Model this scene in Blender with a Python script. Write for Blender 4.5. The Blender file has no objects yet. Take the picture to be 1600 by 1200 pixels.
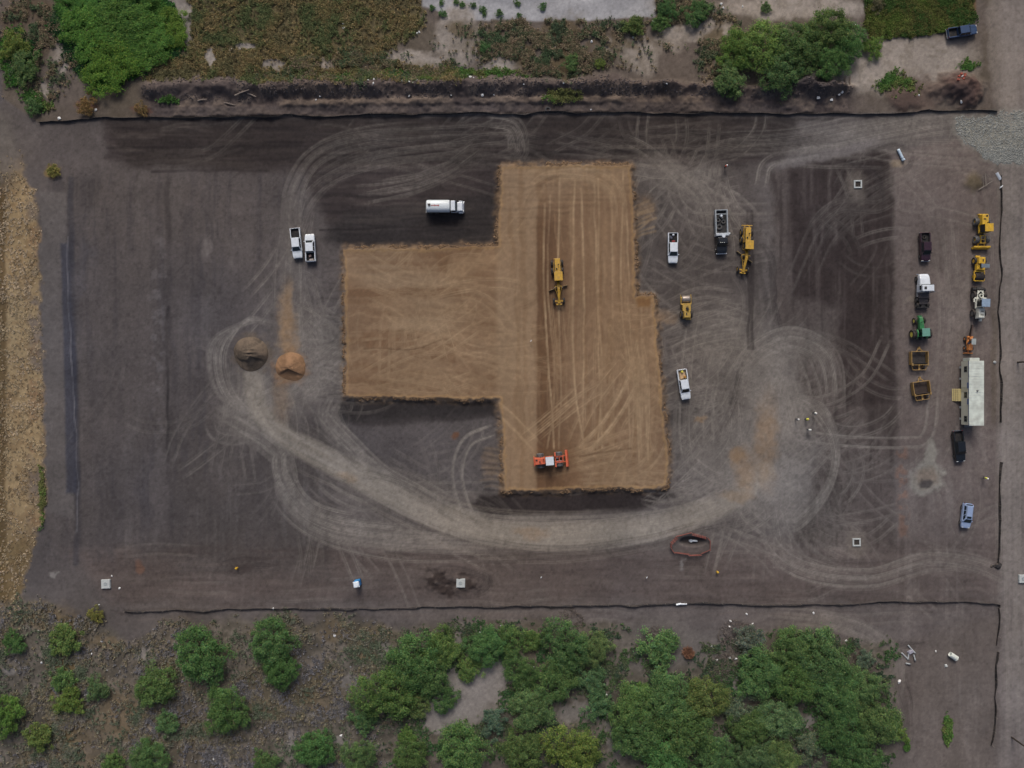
import bpy, bmesh, math, random
import numpy as np
from mathutils import Vector, Matrix

# ------------------------------------------------------------------ camera, sky, sun, exposure
S = 0.125            # metres of ground for one unit of the site plan
CAM_H = 150.0
scn = bpy.context.scene
cam_d = bpy.data.cameras.new('camera')
cam_d.sensor_width = 36.0
cam_d.lens = 36.0 * CAM_H / 200.0
cam_d.clip_end = 8000.0
cam = bpy.data.objects.new('camera', cam_d)
cam.location = (0, 0, CAM_H)
scn.collection.objects.link(cam)
scn.camera = cam

SUN_EL, SUN_AZ = math.radians(42), math.radians(-5)      # azimuth from north, clockwise positive
world = bpy.data.worlds.new('World')
scn.world = world
world.use_nodes = True
wn = world.node_tree.nodes
sky = wn.new('ShaderNodeTexSky')
sky.sky_type = 'NISHITA'
sky.sun_disc = False
sky.sun_elevation = SUN_EL
sky.sun_rotation = SUN_AZ
sky.air_density = 0.8
sky.dust_density = 6.0
sky.ozone_density = 0.6
wn['Background'].inputs['Strength'].default_value = 0.10
world.node_tree.links.new(sky.outputs[0], wn['Background'].inputs['Color'])

sun_d = bpy.data.lights.new('sun', 'SUN')
sun_d.energy = 1.5
sun_d.angle = math.radians(20)
sun_d.color = (1.0, 0.975, 0.94)
sun = bpy.data.objects.new('sun', sun_d)
sd = Vector((math.sin(SUN_AZ) * math.cos(SUN_EL), math.cos(SUN_AZ) * math.cos(SUN_EL), math.sin(SUN_EL)))
sun.rotation_euler = sd.to_track_quat('Z', 'Y').to_euler()
scn.collection.objects.link(sun)

vs = scn.view_settings
vs.view_transform = 'Standard'
vs.look = 'None'
vs.exposure = 0.06
vs.gamma = 1.0
vs.use_curve_mapping = False

rng = np.random.default_rng(7)
random.seed(7)
PI = math.pi


# ------------------------------------------------------------------ small helpers
def lin(r, g, b):
    o = []
    for c in (r, g, b):
        c = c / 255.0
        o.append(c / 12.92 if c <= 0.04045 else ((c + 0.055) / 1.055) ** 2.4)
    return np.array(o)


def L4(r, g, b):
    return tuple(lin(r, g, b)) + (1.0,)


MATS = {}


def mat(name, rgb, rough=0.6, metal=0.0, var=0.18, scale=3.0, dust=0.0, coat=0.0):
    if name in MATS:
        return MATS[name]
    m = bpy.data.materials.new(name)
    m.use_nodes = True
    nt = m.node_tree
    b = nt.nodes['Principled BSDF']
    b.inputs['Roughness'].default_value = rough
    b.inputs['Metallic'].default_value = metal
    b.inputs['Coat Weight'].default_value = coat
    tc = nt.nodes.new('ShaderNodeTexCoord')
    nz = nt.nodes.new('ShaderNodeTexNoise')
    nz.inputs['Scale'].default_value = scale
    nz.inputs['Detail'].default_value = 5
    nt.links.new(tc.outputs['Object'], nz.inputs['Vector'])
    mr = nt.nodes.new('ShaderNodeMapRange')
    mr.inputs['From Min'].default_value = 0.3
    mr.inputs['From Max'].default_value = 0.7
    mr.inputs['To Min'].default_value = 1 - var
    mr.inputs['To Max'].default_value = 1 + var * 0.4
    nt.links.new(nz.outputs['Fac'], mr.inputs['Value'])
    mx = nt.nodes.new('ShaderNodeMix')
    mx.data_type = 'RGBA'
    mx.blend_type = 'MULTIPLY'
    mx.inputs['Factor'].default_value = 1.0
    mx.inputs['A'].default_value = tuple(lin(*rgb)) + (1,)
    nt.links.new(mr.outputs['Result'], mx.inputs['B'])
    out = mx.outputs['Result']
    if dust > 0:                                   # dried soil splashed on paint
        n2 = nt.nodes.new('ShaderNodeTexNoise')
        n2.inputs['Scale'].default_value = scale * 0.8
        n2.inputs['Detail'].default_value = 8
        nt.links.new(tc.outputs['Object'], n2.inputs['Vector'])
        r2 = nt.nodes.new('ShaderNodeMapRange')
        r2.inputs['From Min'].default_value = 0.42
        r2.inputs['From Max'].default_value = 0.75
        r2.inputs['To Max'].default_value = dust
        nt.links.new(n2.outputs['Fac'], r2.inputs['Value'])
        m2 = nt.nodes.new('ShaderNodeMix')
        m2.data_type = 'RGBA'
        nt.links.new(r2.outputs['Result'], m2.inputs['Factor'])
        nt.links.new(out, m2.inputs['A'])
        m2.inputs['B'].default_value = L4(112, 100, 88)
        out = m2.outputs['Result']
    nt.links.new(out, b.inputs['Base Color'])
    MATS[name] = m
    return m


def attr_mat(name, attr, rough=0.9, fine=((6.0, 0.16), (1.1, 0.12)), bump=0.0, objvar=0.0, translucent=False):
    """colour comes from a per-vertex soil / leaf colour, broken up by procedural noise"""
    m = bpy.data.materials.new(name)
    m.use_nodes = True
    nt = m.node_tree
    b = nt.nodes['Principled BSDF']
    b.inputs['Roughness'].default_value = rough
    b.inputs['Specular IOR Level'].default_value = 0.12
    at = nt.nodes.new('ShaderNodeAttribute')
    at.attribute_name = attr
    out = at.outputs['Color']
    tc = nt.nodes.new('ShaderNodeTexCoord')
    last = None
    for sc, am in fine:
        nz = nt.nodes.new('ShaderNodeTexNoise')
        nz.inputs['Scale'].default_value = sc
        nz.inputs['Detail'].default_value = 6
        nz.inputs['Roughness'].default_value = 0.65
        nt.links.new(tc.outputs['Object'], nz.inputs['Vector'])
        mr = nt.nodes.new('ShaderNodeMapRange')
        mr.inputs['From Min'].default_value = 0.25
        mr.inputs['From Max'].default_value = 0.75
        mr.inputs['To Min'].default_value = 1 - am
        mr.inputs['To Max'].default_value = 1 + am
        nt.links.new(nz.outputs['Fac'], mr.inputs['Value'])
        mx = nt.nodes.new('ShaderNodeMix')
        mx.data_type = 'RGBA'
        mx.blend_type = 'MULTIPLY'
        mx.inputs['Factor'].default_value = 1.0
        nt.links.new(out, mx.inputs['A'])
        nt.links.new(mr.outputs['Result'], mx.inputs['B'])
        out = mx.outputs['Result']
        last = nz
    if objvar > 0:
        oi = nt.nodes.new('ShaderNodeObjectInfo')
        hs = nt.nodes.new('ShaderNodeHueSaturation')
        mh = nt.nodes.new('ShaderNodeMapRange')
        mh.inputs['To Min'].default_value = 0.5 - 0.02 * objvar
        mh.inputs['To Max'].default_value = 0.5 + 0.03 * objvar
        nt.links.new(oi.outputs['Random'], mh.inputs['Value'])
        nt.links.new(mh.outputs['Result'], hs.inputs['Hue'])
        mx = nt.nodes.new('ShaderNodeMix')
        mx.data_type = 'RGBA'
        mx.blend_type = 'MULTIPLY'
        mx.inputs['Factor'].default_value = 1.0
        nt.links.new(oi.outputs['Color'], mx.inputs['B'])
        nt.links.new(out, hs.inputs['Color'])
        nt.links.new(hs.outputs['Color'], mx.inputs['A'])
        out = mx.outputs['Result']
    nt.links.new(out, b.inputs['Base Color'])
    if bump > 0 and last is not None:
        bp = nt.nodes.new('ShaderNodeBump')
        bp.inputs['Strength'].default_value = bump
        bp.inputs['Distance'].default_value = 0.15
        nt.links.new(last.outputs['Fac'], bp.inputs['Height'])
        nt.links.new(bp.outputs['Normal'], b.inputs['Normal'])
    if translucent:
        b.inputs['Transmission Weight'].default_value = 0.0
        tr = nt.nodes.new('ShaderNodeBsdfTranslucent')
        nt.links.new(out, tr.inputs['Color'])
        ms = nt.nodes.new('ShaderNodeMixShader')
        ms.inputs['Fac'].default_value = 0.38
        nt.links.new(b.outputs[0], ms.inputs[1])
        nt.links.new(tr.outputs[0], ms.inputs[2])
        nt.links.new(ms.outputs[0], nt.nodes['Material Output'].inputs['Surface'])
    return m


COL = scn.collection


def tag(o, label, cat, group=None, kind=None):
    o['label'] = label
    o['category'] = cat
    if group:
        o['group'] = group
    if kind:
        o['kind'] = kind
    return o


# ------------------------------------------------------------------ noise on the site plan
def _hash(ix, iy, seed):
    with np.errstate(over='ignore'):
        h = ix.astype(np.uint32) * np.uint32(374761393) + iy.astype(np.uint32) * np.uint32(668265263) + np.uint32((seed * 1442695041) & 0xffffffff)
        h = (h ^ (h >> np.uint32(13))) * np.uint32(1274126177)
        h = h ^ (h >> np.uint32(16))
    return (h & np.uint32(0xffff)).astype(np.float32) / np.float32(65535.0)


def vnoise(x, y, seed):
    x0, y0 = np.floor(x), np.floor(y)
    fx, fy = (x - x0).astype(np.float32), (y - y0).astype(np.float32)
    fx = fx * fx * (3 - 2 * fx)
    fy = fy * fy * (3 - 2 * fy)
    ix, iy = x0.astype(np.int32), y0.astype(np.int32)
    a, b = _hash(ix, iy, seed), _hash(ix + 1, iy, seed)
    c, d = _hash(ix, iy + 1, seed), _hash(ix + 1, iy + 1, seed)
    return (a * (1 - fx) + b * fx) * (1 - fy) + (c * (1 - fx) + d * fx) * fy


def vnoise_grid(x, y, seed):
    """the same noise on a tensor grid given by its two axes"""
    x0, y0 = np.floor(x), np.floor(y)
    fx, fy = (x - x0).astype(np.float32), (y - y0).astype(np.float32)
    fx = (fx * fx * (3 - 2 * fx))[None, :]
    fy = (fy * fy * (3 - 2 * fy))[:, None]
    ix, iy = x0.astype(np.int32), y0.astype(np.int32)
    ry, iv = np.unique(np.concatenate([iy, iy + 1]), return_inverse=True)
    j0, j1 = iv[:len(iy)], iv[len(iy):]
    ta = _hash(ix[None, :], ry[:, None], seed)
    tb = _hash(ix[None, :] + 1, ry[:, None], seed)
    t = ta * (1 - fx) + tb * fx
    return t[j0] * (1 - fy) + t[j1] * fy


def fbm(x, y, size, seed, octs=4, gain=0.5, sx=1.0, sy=1.0):
    """0..1 noise; size = largest feature in plan units; sx, sy stretch it"""
    grid = x is X and y is Y
    s = np.zeros(np.broadcast(x, y).shape, np.float32)
    a, t, f = 1.0, 0.0, 1.0 / size
    for k in range(octs):
        if grid:
            s += a * vnoise_grid(ax * f / sx + 17.3 * k, ay * f / sy + 9.1 * k, seed + 31 * k)
        else:
            s += a * vnoise(x * f / sx + 17.3 * k, y * f / sy + 9.1 * k, seed + 31 * k)
        t += a
        a *= gain
        f *= 2.03
    return s / t


def smooth(a, b, x):
    t = np.clip((x - a) / (b - a), 0, 1)
    return t * t * (3 - 2 * t)


# ------------------------------------------------------------------ ground sheet: plan grid
STEP = 1.6


def axis(lo, hi, far):
    a = np.arange(lo, hi + 0.01, STEP)
    ext, d, p = [], STEP, hi
    while p < far:
        d *= 1.35
        p += d
        ext.append(p)
    ext = np.array(ext)
    return np.concatenate([(lo - (ext - hi))[::-1], a, ext])


ax = axis(-30, 1630, 22000)
ay = axis(-30, 1230, 22000)
X, Y = [q.astype(np.float32) for q in np.meshgrid(ax, ay)]
NX, NY = len(ax), len(ay)
W1 = fbm(X, Y, 40, 1) - 0.5
W2 = fbm(X, Y, 40, 2) - 0.5
W3 = fbm(X, Y, 9, 3, 3) - 0.5
W4 = fbm(X, Y, 9, 4, 3) - 0.5


def sdf(pts, x, y):
    """signed distance to a polygon, positive inside"""
    d2 = np.full(x.shape, 1e12, np.float32)
    ins = np.zeros(x.shape, bool)
    n = len(pts)
    for i in range(n):
        x1, y1 = pts[i]
        x2, y2 = pts[(i + 1) % n]
        ex, ey = x2 - x1, y2 - y1
        wx, wy = x - x1, y - y1
        t = np.clip((wx * ex + wy * ey) / (ex * ex + ey * ey + 1e-9), 0, 1)
        d2 = np.minimum(d2, (wx - ex * t) ** 2 + (wy - ey * t) ** 2)
        if y1 != y2:
            c = ((y1 > y) != (y2 > y)) & (x < ex * (y - y1) / (y2 - y1) + x1)
            ins ^= c
    return np.where(ins, 1, -1) * np.sqrt(d2)


def window(x0, x1, y0, y1, pad):
    i0, i1 = np.searchsorted(ax, [x0 - pad, x1 + pad])
    j0, j1 = np.searchsorted(ay, [y0 - pad, y1 + pad])
    return (slice(j0, j1), slice(i0, i1))


def poly(pts, feather=4, warp=0, fine=0):
    xs, ys = [p[0] for p in pts], [p[1] for p in pts]
    w = window(min(xs), max(xs), min(ys), max(ys), feather + warp + fine + 2)
    M = np.zeros(X.shape, np.float32)
    M[w] = smooth(-feather, feather, sdf(pts, X[w] + W1[w] * warp * 2 + W3[w] * fine * 2, Y[w] + W2[w] * warp * 2 + W4[w] * fine * 2))
    return M


def blob(cx, cy, rx, ry, soft=0.5, warp=20, fine=6):
    k = 1 + soft
    w = window(cx - rx * k, cx + rx * k, cy - ry * k, cy + ry * k, warp + fine + 2)
    x = X[w] + W1[w] * warp * 2 + W3[w] * fine * 2
    y = Y[w] + W2[w] * warp * 2 + W4[w] * fine * 2
    M = np.zeros(X.shape, np.float32)
    M[w] = smooth(1 + soft, 1 - soft, np.hypot((x - cx) / rx, (y - cy) / ry))
    return M


def spline(pts, step=6.0):
    P = np.array(pts, float)
    if len(P) == 2:
        n = max(2, int(np.hypot(*(P[1] - P[0])) / step))
        return P[0] + (P[1] - P[0]) * np.linspace(0, 1, n)[:, None]
    Q = np.vstack([2 * P[0] - P[1], P, 2 * P[-1] - P[-2]])
    out = []
    for i in range(1, len(Q) - 2):
        p0, p1, p2, p3 = Q[i - 1], Q[i], Q[i + 1], Q[i + 2]
        n = max(2, int(np.hypot(*(p2 - p1)) / step))
        t = np.linspace(0, 1, n, endpoint=False)[:, None]
        out.append(0.5 * ((2 * p1) + (-p0 + p2) * t + (2 * p0 - 5 * p1 + 4 * p2 - p3) * t ** 2
                          + (-p0 + 3 * p1 - 3 * p2 + p3) * t ** 3))
    out.append(P[-1:])
    return np.vstack(out)


def stroke(M, C, w, soft, al):
    """C: dense points; al: alpha per point"""
    pad = w / 2 + soft + 1
    for i in range(len(C) - 1):
        a = 0.5 * (al[i] + al[i + 1])
        if a < 0.02:
            continue
        x1, y1 = C[i]
        x2, y2 = C[i + 1]
        i0, i1 = np.searchsorted(ax, [min(x1, x2) - pad, max(x1, x2) + pad])
        j0, j1 = np.searchsorted(ay, [min(y1, y2) - pad, max(y1, y2) + pad])
        if i1 <= i0 or j1 <= j0:
            continue
        gx, gy = ax[None, i0:i1], ay[j0:j1, None]
        ex, ey = x2 - x1, y2 - y1
        t = np.clip(((gx - x1) * ex + (gy - y1) * ey) / (ex * ex + ey * ey + 1e-9), 0, 1)
        d = np.hypot(gx - x1 - ex * t, gy - y1 - ey * t)
        v = a * np.clip((w / 2 + soft - d) / (soft + 1e-6), 0, 1)
        sub = M[j0:j1, i0:i1]
        np.maximum(sub, v, out=sub)


def offset(C, o):
    T = np.gradient(C, axis=0)
    T /= np.linalg.norm(T, axis=1)[:, None] + 1e-9
    return C + np.stack([-T[:, 1], T[:, 0]], 1) * np.asarray(o).reshape(-1, 1)


R = np.random.default_rng(11)


def bundle(M, pts, spread, n, w=(1.6, 3.2), a=(0.25, 0.7), pair=True, trim=0.35, soft=1.6, wander=0.25):
    C = spline(pts)
    N = len(C)
    s = np.linspace(0, 1, N)
    for k in range(n if n < 2 else int(n * 1.7)):
        ph, fr = R.uniform(0, 6.28), R.uniform(0.5, 2.2)
        o = R.normal(0, spread * 0.55) + spread * wander * np.sin(s * fr * 6.28 + ph)
        t0, t1 = R.uniform(0, trim), 1 - R.uniform(0, trim)
        al = R.uniform(*a) * smooth(t0 - 0.05, t0 + 0.08, s) * smooth(t1 + 0.05, t1 - 0.08, s)
        al = al * (0.78 + 0.22 * np.sin(s * R.uniform(3, 10) + ph))
        ww = R.uniform(*w)
        for g in ((-7.5, 7.5) if pair else (0,)):
            if ww > 3.4:
                stroke(M, offset(C, o + g), ww, soft, al)
            else:                                   # a tyre print: two fine edges with a fainter middle
                sg = ww * 0.55
                stroke(M, offset(C, o + g - sg), 0.9, 1.3, al)
                stroke(M, offset(C, o + g + sg), 0.9, 1.3, al * R.uniform(.3, 1))


def line(M, pts, w, soft=2.0, a=1.0, jit=1.2):
    C = spline(pts)
    s = np.linspace(0, 1, len(C))
    o = np.interp(s, np.linspace(0, 1, max(3, len(C) // 4)), R.normal(0, jit, max(3, len(C) // 4)))
    al = a * (0.65 + 0.35 * np.interp(s, np.linspace(0, 1, max(3, len(C) // 5)), R.uniform(-1, 1, max(3, len(C) // 5))))
    stroke(M, offset(C, o), w, soft, al)


def scribble(M, cx, cy, rx, ry, n, ang, dang, ln, a, bend=.5, pair=True):
    """many short overlapping tyre arcs inside an ellipse"""
    for k in range(max(4, int(n * .62))):
        r_, t_ = math.sqrt(R.uniform()), R.uniform(0, 2 * PI)
        x0, y0 = cx + rx * r_ * math.cos(t_), cy + ry * r_ * math.sin(t_)
        an = R.normal(ang, dang)
        L_ = R.uniform(*ln) * 1.5
        b = R.normal(0, bend)
        p = [(x0, y0)]
        for q in range(3):
            an += b
            p.append((p[-1][0] + math.cos(an) * L_ / 3, p[-1][1] + math.sin(an) * L_ / 3))
            if p[-1][1] > 880 or p[-1][1] < 200:
                break
        bundle(M, p, 2, 1, a=a, trim=.25, pair=pair)


def Zm():
    return np.zeros(X.shape, np.float32)


colr = np.zeros(X.shape + (3,), np.float32)


def blend(A, mask, c, k):
    r = np.flatnonzero((mask > 0).any(1))
    if not len(r):
        return
    q = np.flatnonzero((mask[r[0]:r[-1] + 1] > 0).any(0))
    w = (slice(r[0], r[-1] + 1), slice(q[0], q[-1] + 1))
    m = (np.clip(mask[w], 0, 1) * k).astype(np.float32)
    for ch in range(3):
        A[w + (ch,)] += (np.float32(c[ch]) - A[w + (ch,)]) * m


def paint(mask, c, k=1.0):
    blend(colr, mask, c, k)


clod0 = fbm(X, Y, 11, 98, 4, .6, sx=1.6)
# large tone areas -------------------------------------------------
n_big = fbm(X, Y, 260, 21, 4)
n_mid = fbm(X, Y, 60, 22, 4)
n_fine = fbm(X, Y, 8, 23, 3)
SX, SY = X + 26 * W1, Y + 26 * W2
streak_v = fbm(SX, SY, 10, 24, 4, sx=1.3, sy=16) * .65 + .35 * fbm(X, Y, 8, 26, 3, sx=.5, sy=9)
streak_h = fbm(SX, SY, 10, 25, 4, sx=16, sy=1.1) * .65 + .35 * fbm(X, Y, 8, 27, 3, sx=9, sy=.5)
patchy = smooth(.3, .65, fbm(X, Y, 130, 28, 3))

colr[:] = lin(88, 84, 85)
west = poly([(60, 190), (520, 190), (540, 640), (520, 900), (60, 900)], 60, 30)
paint(west, lin(80, 76, 78))
paint(smooth(0.35, 0.75, n_big) * west, lin(84, 80, 82), 0.7)
# north cut: dark freshly bladed strip
north = poly([(165, 188), (1200, 183), (1290, 215), (1180, 262), (990, 262), (985, 300), (780, 385), (540, 388), (500, 330),
              (470, 268), (165, 250)], 12, 10, 4)
paint(north, lin(58, 53, 55))
paint(poly([(165, 186), (1250, 180), (1220, 232), (985, 250), (600, 262), (200, 262)], 9, 6, 3), lin(50, 46, 47), 0.8)
paint(poly([(500, 372), (545, 330), (780, 300), (782, 388), (545, 388)], 10, 6, 4), lin(49, 47, 49), 0.85)
# apron right of the pad and below
paint(poly([(985, 262), (1180, 262), (1190, 470), (1160, 640), (1050, 760), (985, 470)], 18, 14, 5), lin(77, 73, 74))
# east stripped strip, brownish
east = poly([(1205, 270), (1300, 245), (1400, 235), (1403, 640), (1395, 860), (1240, 850), (1290, 700), (1215, 500)], 10, 8, 4)
paint(east, lin(79, 73, 73))
paint(poly([(1232, 268), (1300, 250), (1385, 240), (1398, 300), (1398, 625), (1365, 632), (1318, 632), (1308, 480), (1235, 460)], 8, 5, 4),
      lin(53, 47, 48), 0.95)
paint(poly([(1395, 240), (1560, 200), (1562, 930), (1400, 900), (1403, 640)], 6, 4, 3), lin(99, 92, 92))
paint(poly([(1562, 0), (1700, 0), (1700, 1300), (1556, 1300), (1562, 900)], 6, 3, 2), lin(110, 105, 106))
paint(poly([(100, 860), (1560, 850), (1560, 940), (180, 944)], 20, 15, 5), lin(87, 80, 80))
paint(poly([(200, 948), (1556, 944), (1556, 1300), (1400, 1300), (1390, 1060), (1180, 985), (560, 972)], 8, 6, 4), lin(96, 91, 92))
paint(poly([(1390, 1000), (1470, 985), (1556, 960), (1556, 1300), (1385, 1300)], 14, 8, 4), lin(98, 92, 91))
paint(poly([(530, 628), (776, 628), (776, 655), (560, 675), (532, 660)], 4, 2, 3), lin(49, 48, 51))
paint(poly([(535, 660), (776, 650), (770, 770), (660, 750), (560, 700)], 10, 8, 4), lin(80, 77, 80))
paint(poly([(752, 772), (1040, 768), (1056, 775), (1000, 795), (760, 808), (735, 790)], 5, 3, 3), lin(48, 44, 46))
paint(poly([(430, 640), (510, 690), (515, 900), (270, 905), (262, 640)], 18, 10, 5), lin(75, 71, 72), 0.8)
# grading streaks
paint(smooth(0.5, 0.75, streak_v) * patchy * poly([(60, 270), (505, 270), (510, 880), (60, 880)], 15), lin(92, 89, 91), 0.6)
paint(smooth(0.52, 0.28, streak_v) * (1 - .6 * patchy) * poly([(60, 270), (505, 270), (510, 880), (60, 880)], 15), lin(64, 62, 67), 0.6)
paint(smooth(0.5, 0.75, streak_v) * east, lin(84, 78, 78), 0.55)
paint(smooth(0.5, 0.26, streak_v) * east, lin(46, 41, 42), 0.55)
paint(smooth(0.5, 0.72, streak_h) * north, lin(74, 69, 69), 0.5)
paint(smooth(0.5, 0.28, streak_h) * north, lin(44, 41, 43), 0.6)
sbot = poly([(120, 850), (1560, 850), (1556, 980), (180, 980)], 12)
paint(smooth(0.5, 0.75, streak_h) * sbot, lin(100, 93, 92), 0.5)
paint(smooth(0.5, 0.25, streak_h) * sbot, lin(70, 63, 63), 0.5)
rd = poly([(1400, 240), (1700, -40), (1700, 1300), (1400, 1300)], 10)
paint(smooth(0.5, 0.75, streak_v) * rd, lin(116, 110, 110), 0.45)
paint(smooth(0.5, 0.25, streak_v) * rd, lin(86, 79, 80), 0.4)

# west furrows ------------------------------------------------------
paint(poly([(62, 300), (104, 300), (112, 560), (118, 810), (70, 800)], 4, 2, 1), lin(90, 87, 89))
m = Zm()
line(m, [(112, 280), (112, 420), (117, 560), (121, 700), (122, 800), (118, 880)], 5, 4, 0.9)
paint(m, lin(50, 52, 62), 0.9)
paint(poly([(95, 380), (108, 380), (120, 560), (122, 770), (104, 770), (100, 560)], 3, 2), lin(60, 62, 74), 0.85)
m = Zm()
line(m, [(106, 370), (106, 440), (114, 560), (121, 720), (122, 830)], 0.8, 1, 0.7)
paint(m, lin(116, 116, 124))
paint(blob(125, 440, 12, 90, 0.6), lin(66, 67, 76), 0.35)
m = Zm()
line(m, [(262, 270), (263, 400), (262, 520), (264, 640), (267, 760), (268, 850)], 4.5, 4, 0.85, 2.5)
paint(m, lin(60, 57, 60), 0.85)
m = Zm()
line(m, [(262, 480), (259, 540), (264, 630), (262, 720)], 2.5, 2, 1, 3)
paint(m, lin(48, 46, 49), 0.8)
paint(blob(245, 520, 12, 160, 0.6, 6) * smooth(0.45, 0.7, n_fine), lin(96, 94, 98), 0.6)
m = Zm()
line(m, [(505, 655), (510, 740), (508, 830), (507, 885)], 5, 5, 0.8, 3)
paint(m, lin(58, 55, 57), 0.7)
paint(blob(322, 388, 7, 16, 0.5, 2), lin(110, 106, 108), 0.6)
m = Zm()
for y0, xa, xb in ((201, 168, 470), (231, 168, 640), (268, 238, 420), (251, 380, 620), (222, 420, 760)):
    line(m, [(xa, y0), ((xa + xb) / 2, y0 - 2), (xb, y0 - 1)], 2.2, 2, 0.9)
for y0, xa, xb in ((187, 300, 1300), (226, 700, 1100), (237, 820, 1180), (258, 790, 990), (247, 1080, 1190), (214, 820, 1000)):
    line(m, [(xa, y0 + 2), ((xa + xb) / 2, y0 - 1), (xb, y0)], 2.4, 2.5, 0.8)
line(m, [(500, 361), (610, 356), (700, 351), (770, 352)], 1.6, 1.5, 1)
line(m, [(540, 383), (640, 382), (776, 381)], 3, 2, 1)
paint(m, lin(38, 35, 38), 0.75)

# dusty haul road and trampled dust ---------------------------------
DUST = lin(122, 118, 116)
haul = Zm()
for pts, w, a in (([(395, 590), (405, 640), (450, 685), (540, 738), (640, 788), (740, 826), (850, 838), (960, 833), (1070, 812), (1150, 778),
                    (1195, 735)], 20, 0.75),
                  ([(700, 806), (780, 832), (900, 836), (1020, 824), (1110, 796)], 26, 0.8),
                  ([(470, 690), (560, 735), (650, 785), (740, 815)], 14, 0.7)):
    C = spline(pts)
    stroke(haul, C, w, 9, np.full(len(C), a))
haulm = haul * (0.72 + 0.5 * (fbm(X, Y, 14, 41, 3) - 0.3))
dust = Zm()
# feeders by the stockpiles
for cx, cy, rx, ry, k in ((400, 635, 48, 42, .75), (395, 590, 40, 30, .5), (470, 620, 48, 34, .55), (450, 520, 26, 70, .45),
                          (505, 560, 38, 60, .28), (1150, 530, 52, 56, .6), (1215, 620, 44, 80, .8), (1190, 730, 62, 64, .8),
                          (1230, 560, 40, 50, .42), (1060, 275, 60, 24, .32), (1110, 700, 60, 60, .3), (1445, 735, 8, 8, .1),
                          (1240, 780, 50, 30, .3), (1290, 560, 20, 60, .2)):
    dust = np.maximum(dust, k * blob(cx, cy, rx, ry, 0.7, 26, 9))
dust *= 0.55 + 0.9 * (fbm(X, Y, 12, 42, 4) - 0.2)
paint(np.clip(dust, 0, 1), DUST, 0.9)
paint(np.clip(haulm * 1.1, 0, 1), lin(132, 127, 121), 0.92)
hl_ = Zm()
bundle(hl_, [(395, 600), (450, 685), (540, 738), (640, 788), (740, 826), (850, 838), (960, 833), (1070, 812), (1150, 778), (1195, 735)], 22, 16, a=(.2, .6), trim=.4, pair=False)
paint(hl_, lin(86, 81, 78), 0.55)
hl_ = Zm()
bundle(hl_, [(395, 600), (450, 685), (540, 738), (640, 788), (740, 826), (850, 838), (960, 833), (1070, 812), (1150, 778), (1195, 735)], 26, 22, a=(.2, .6), trim=.4, pair=False)
paint(hl_, lin(156, 150, 143), 0.6)

trk = Zm()
# west loop and north arcs
bundle(trk, [(400, 620), (440, 560), (452, 470), (452, 360), (462, 290), (500, 240), (580, 215), (720, 208), (860, 210)], 12, 5, a=(.2, .5))
bundle(trk, [(452, 400), (470, 320), (520, 270), (620, 238), (740, 225), (800, 240)], 14, 3, a=(.15, .4))
bundle(trk, [(560, 300), (660, 280), (730, 245), (760, 220)], 10, 4, a=(.2, .55))
bundle(trk, [(790, 250), (812, 235), (800, 200), (760, 195)], 10, 4)
# around the west stockpile
for dx in (0, 6, -8, 15):
    bundle(trk, [(430, 505), (390, 500 + dx * .3), (352 - dx, 530), (343 - dx, 570), (360 - dx, 620), (410, 660)], 3, 2, pair=False, a=(.35, .7), trim=.1)
bundle(trk, [(330, 640), (380, 672), (440, 720), (450, 770), (500, 815), (600, 838), (760, 850), (900, 850)], 16, 10, a=(.25, .6))
bundle(trk, [(350, 650), (430, 700), (440, 740), (470, 790), (530, 820), (640, 835)], 10, 7, a=(.3, .65))
bundle(trk, [(360, 640), (400, 650), (470, 690), (560, 740), (650, 790), (760, 832), (900, 838), (1050, 818), (1170, 765)], 18, 16, a=(.3, .7), w=(2, 4))
bundle(trk, [(500, 640), (530, 680), (570, 720), (640, 770), (700, 800)], 8, 5, a=(.4, .8), trim=.15)
bundle(trk, [(525, 610), (510, 650), (540, 700), (590, 740)], 8, 4, a=(.4, .7))
bundle(trk, [(770, 672), (730, 690), (714, 735), (722, 780), (740, 820)], 1.5, 2, a=(.55, .75), trim=.05, w=(1.6, 2.4))
bundle(trk, [(560, 745), (600, 772), (660, 800), (720, 830)], 14, 5, pair=False, a=(.3, .6))
# fan of tracks between stockpiles and pad
for k in range(26):
    y0, y1 = R.uniform(470, 625), R.uniform(480, 612)
    bundle(trk, [(R.uniform(430, 470), y0), (505, (y0 + y1) / 2 + R.uniform(-22, 22)), (545, y1)], 5, 1, a=(.2, .55), trim=.3)
for k in range(14):
    bundle(trk, [(R.uniform(445, 520), R.uniform(440, 500)), (R.uniform(450, 510), R.uniform(520, 570)), (R.uniform(440, 520), R.uniform(600, 640))], 5, 1,
           a=(.2, .5), pair=False)
# right-hand trampled ground
for k in range(34):
    x0 = R.uniform(1080, 1240)
    bundle(trk, [(x0, R.uniform(470, 600)), (x0 + R.uniform(-30, 50), R.uniform(600, 700)), (x0 + R.uniform(-60, 60), R.uniform(720, 800))], 6, 1,
           a=(.2, .55), trim=.25)
for k in range(12):
    y0 = R.uniform(480, 600)
    bundle(trk, [(1000 + R.uniform(-10, 40), y0 + 20), (1100, y0 + R.uniform(-20, 10)), (1190, y0 - R.uniform(-20, 40))], 8, 1, a=(.2, .5))
for r in (0, 16, 30, 48):
    bundle(trk, [(1210 + r, 620), (1262 + r * .6, 640), (1300 + r * .2, 700), (1290, 760 + r * .3), (1240, 815 + r * .3), (1200, 790)], 3, 2, pair=False,
           a=(.35, .7), trim=.2)
bundle(trk, [(1195, 790), (1205, 850), (1260, 890), (1360, 905), (1460, 878), (1560, 900), (1600, 960)], 10, 7, a=(.25, .55))
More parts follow.
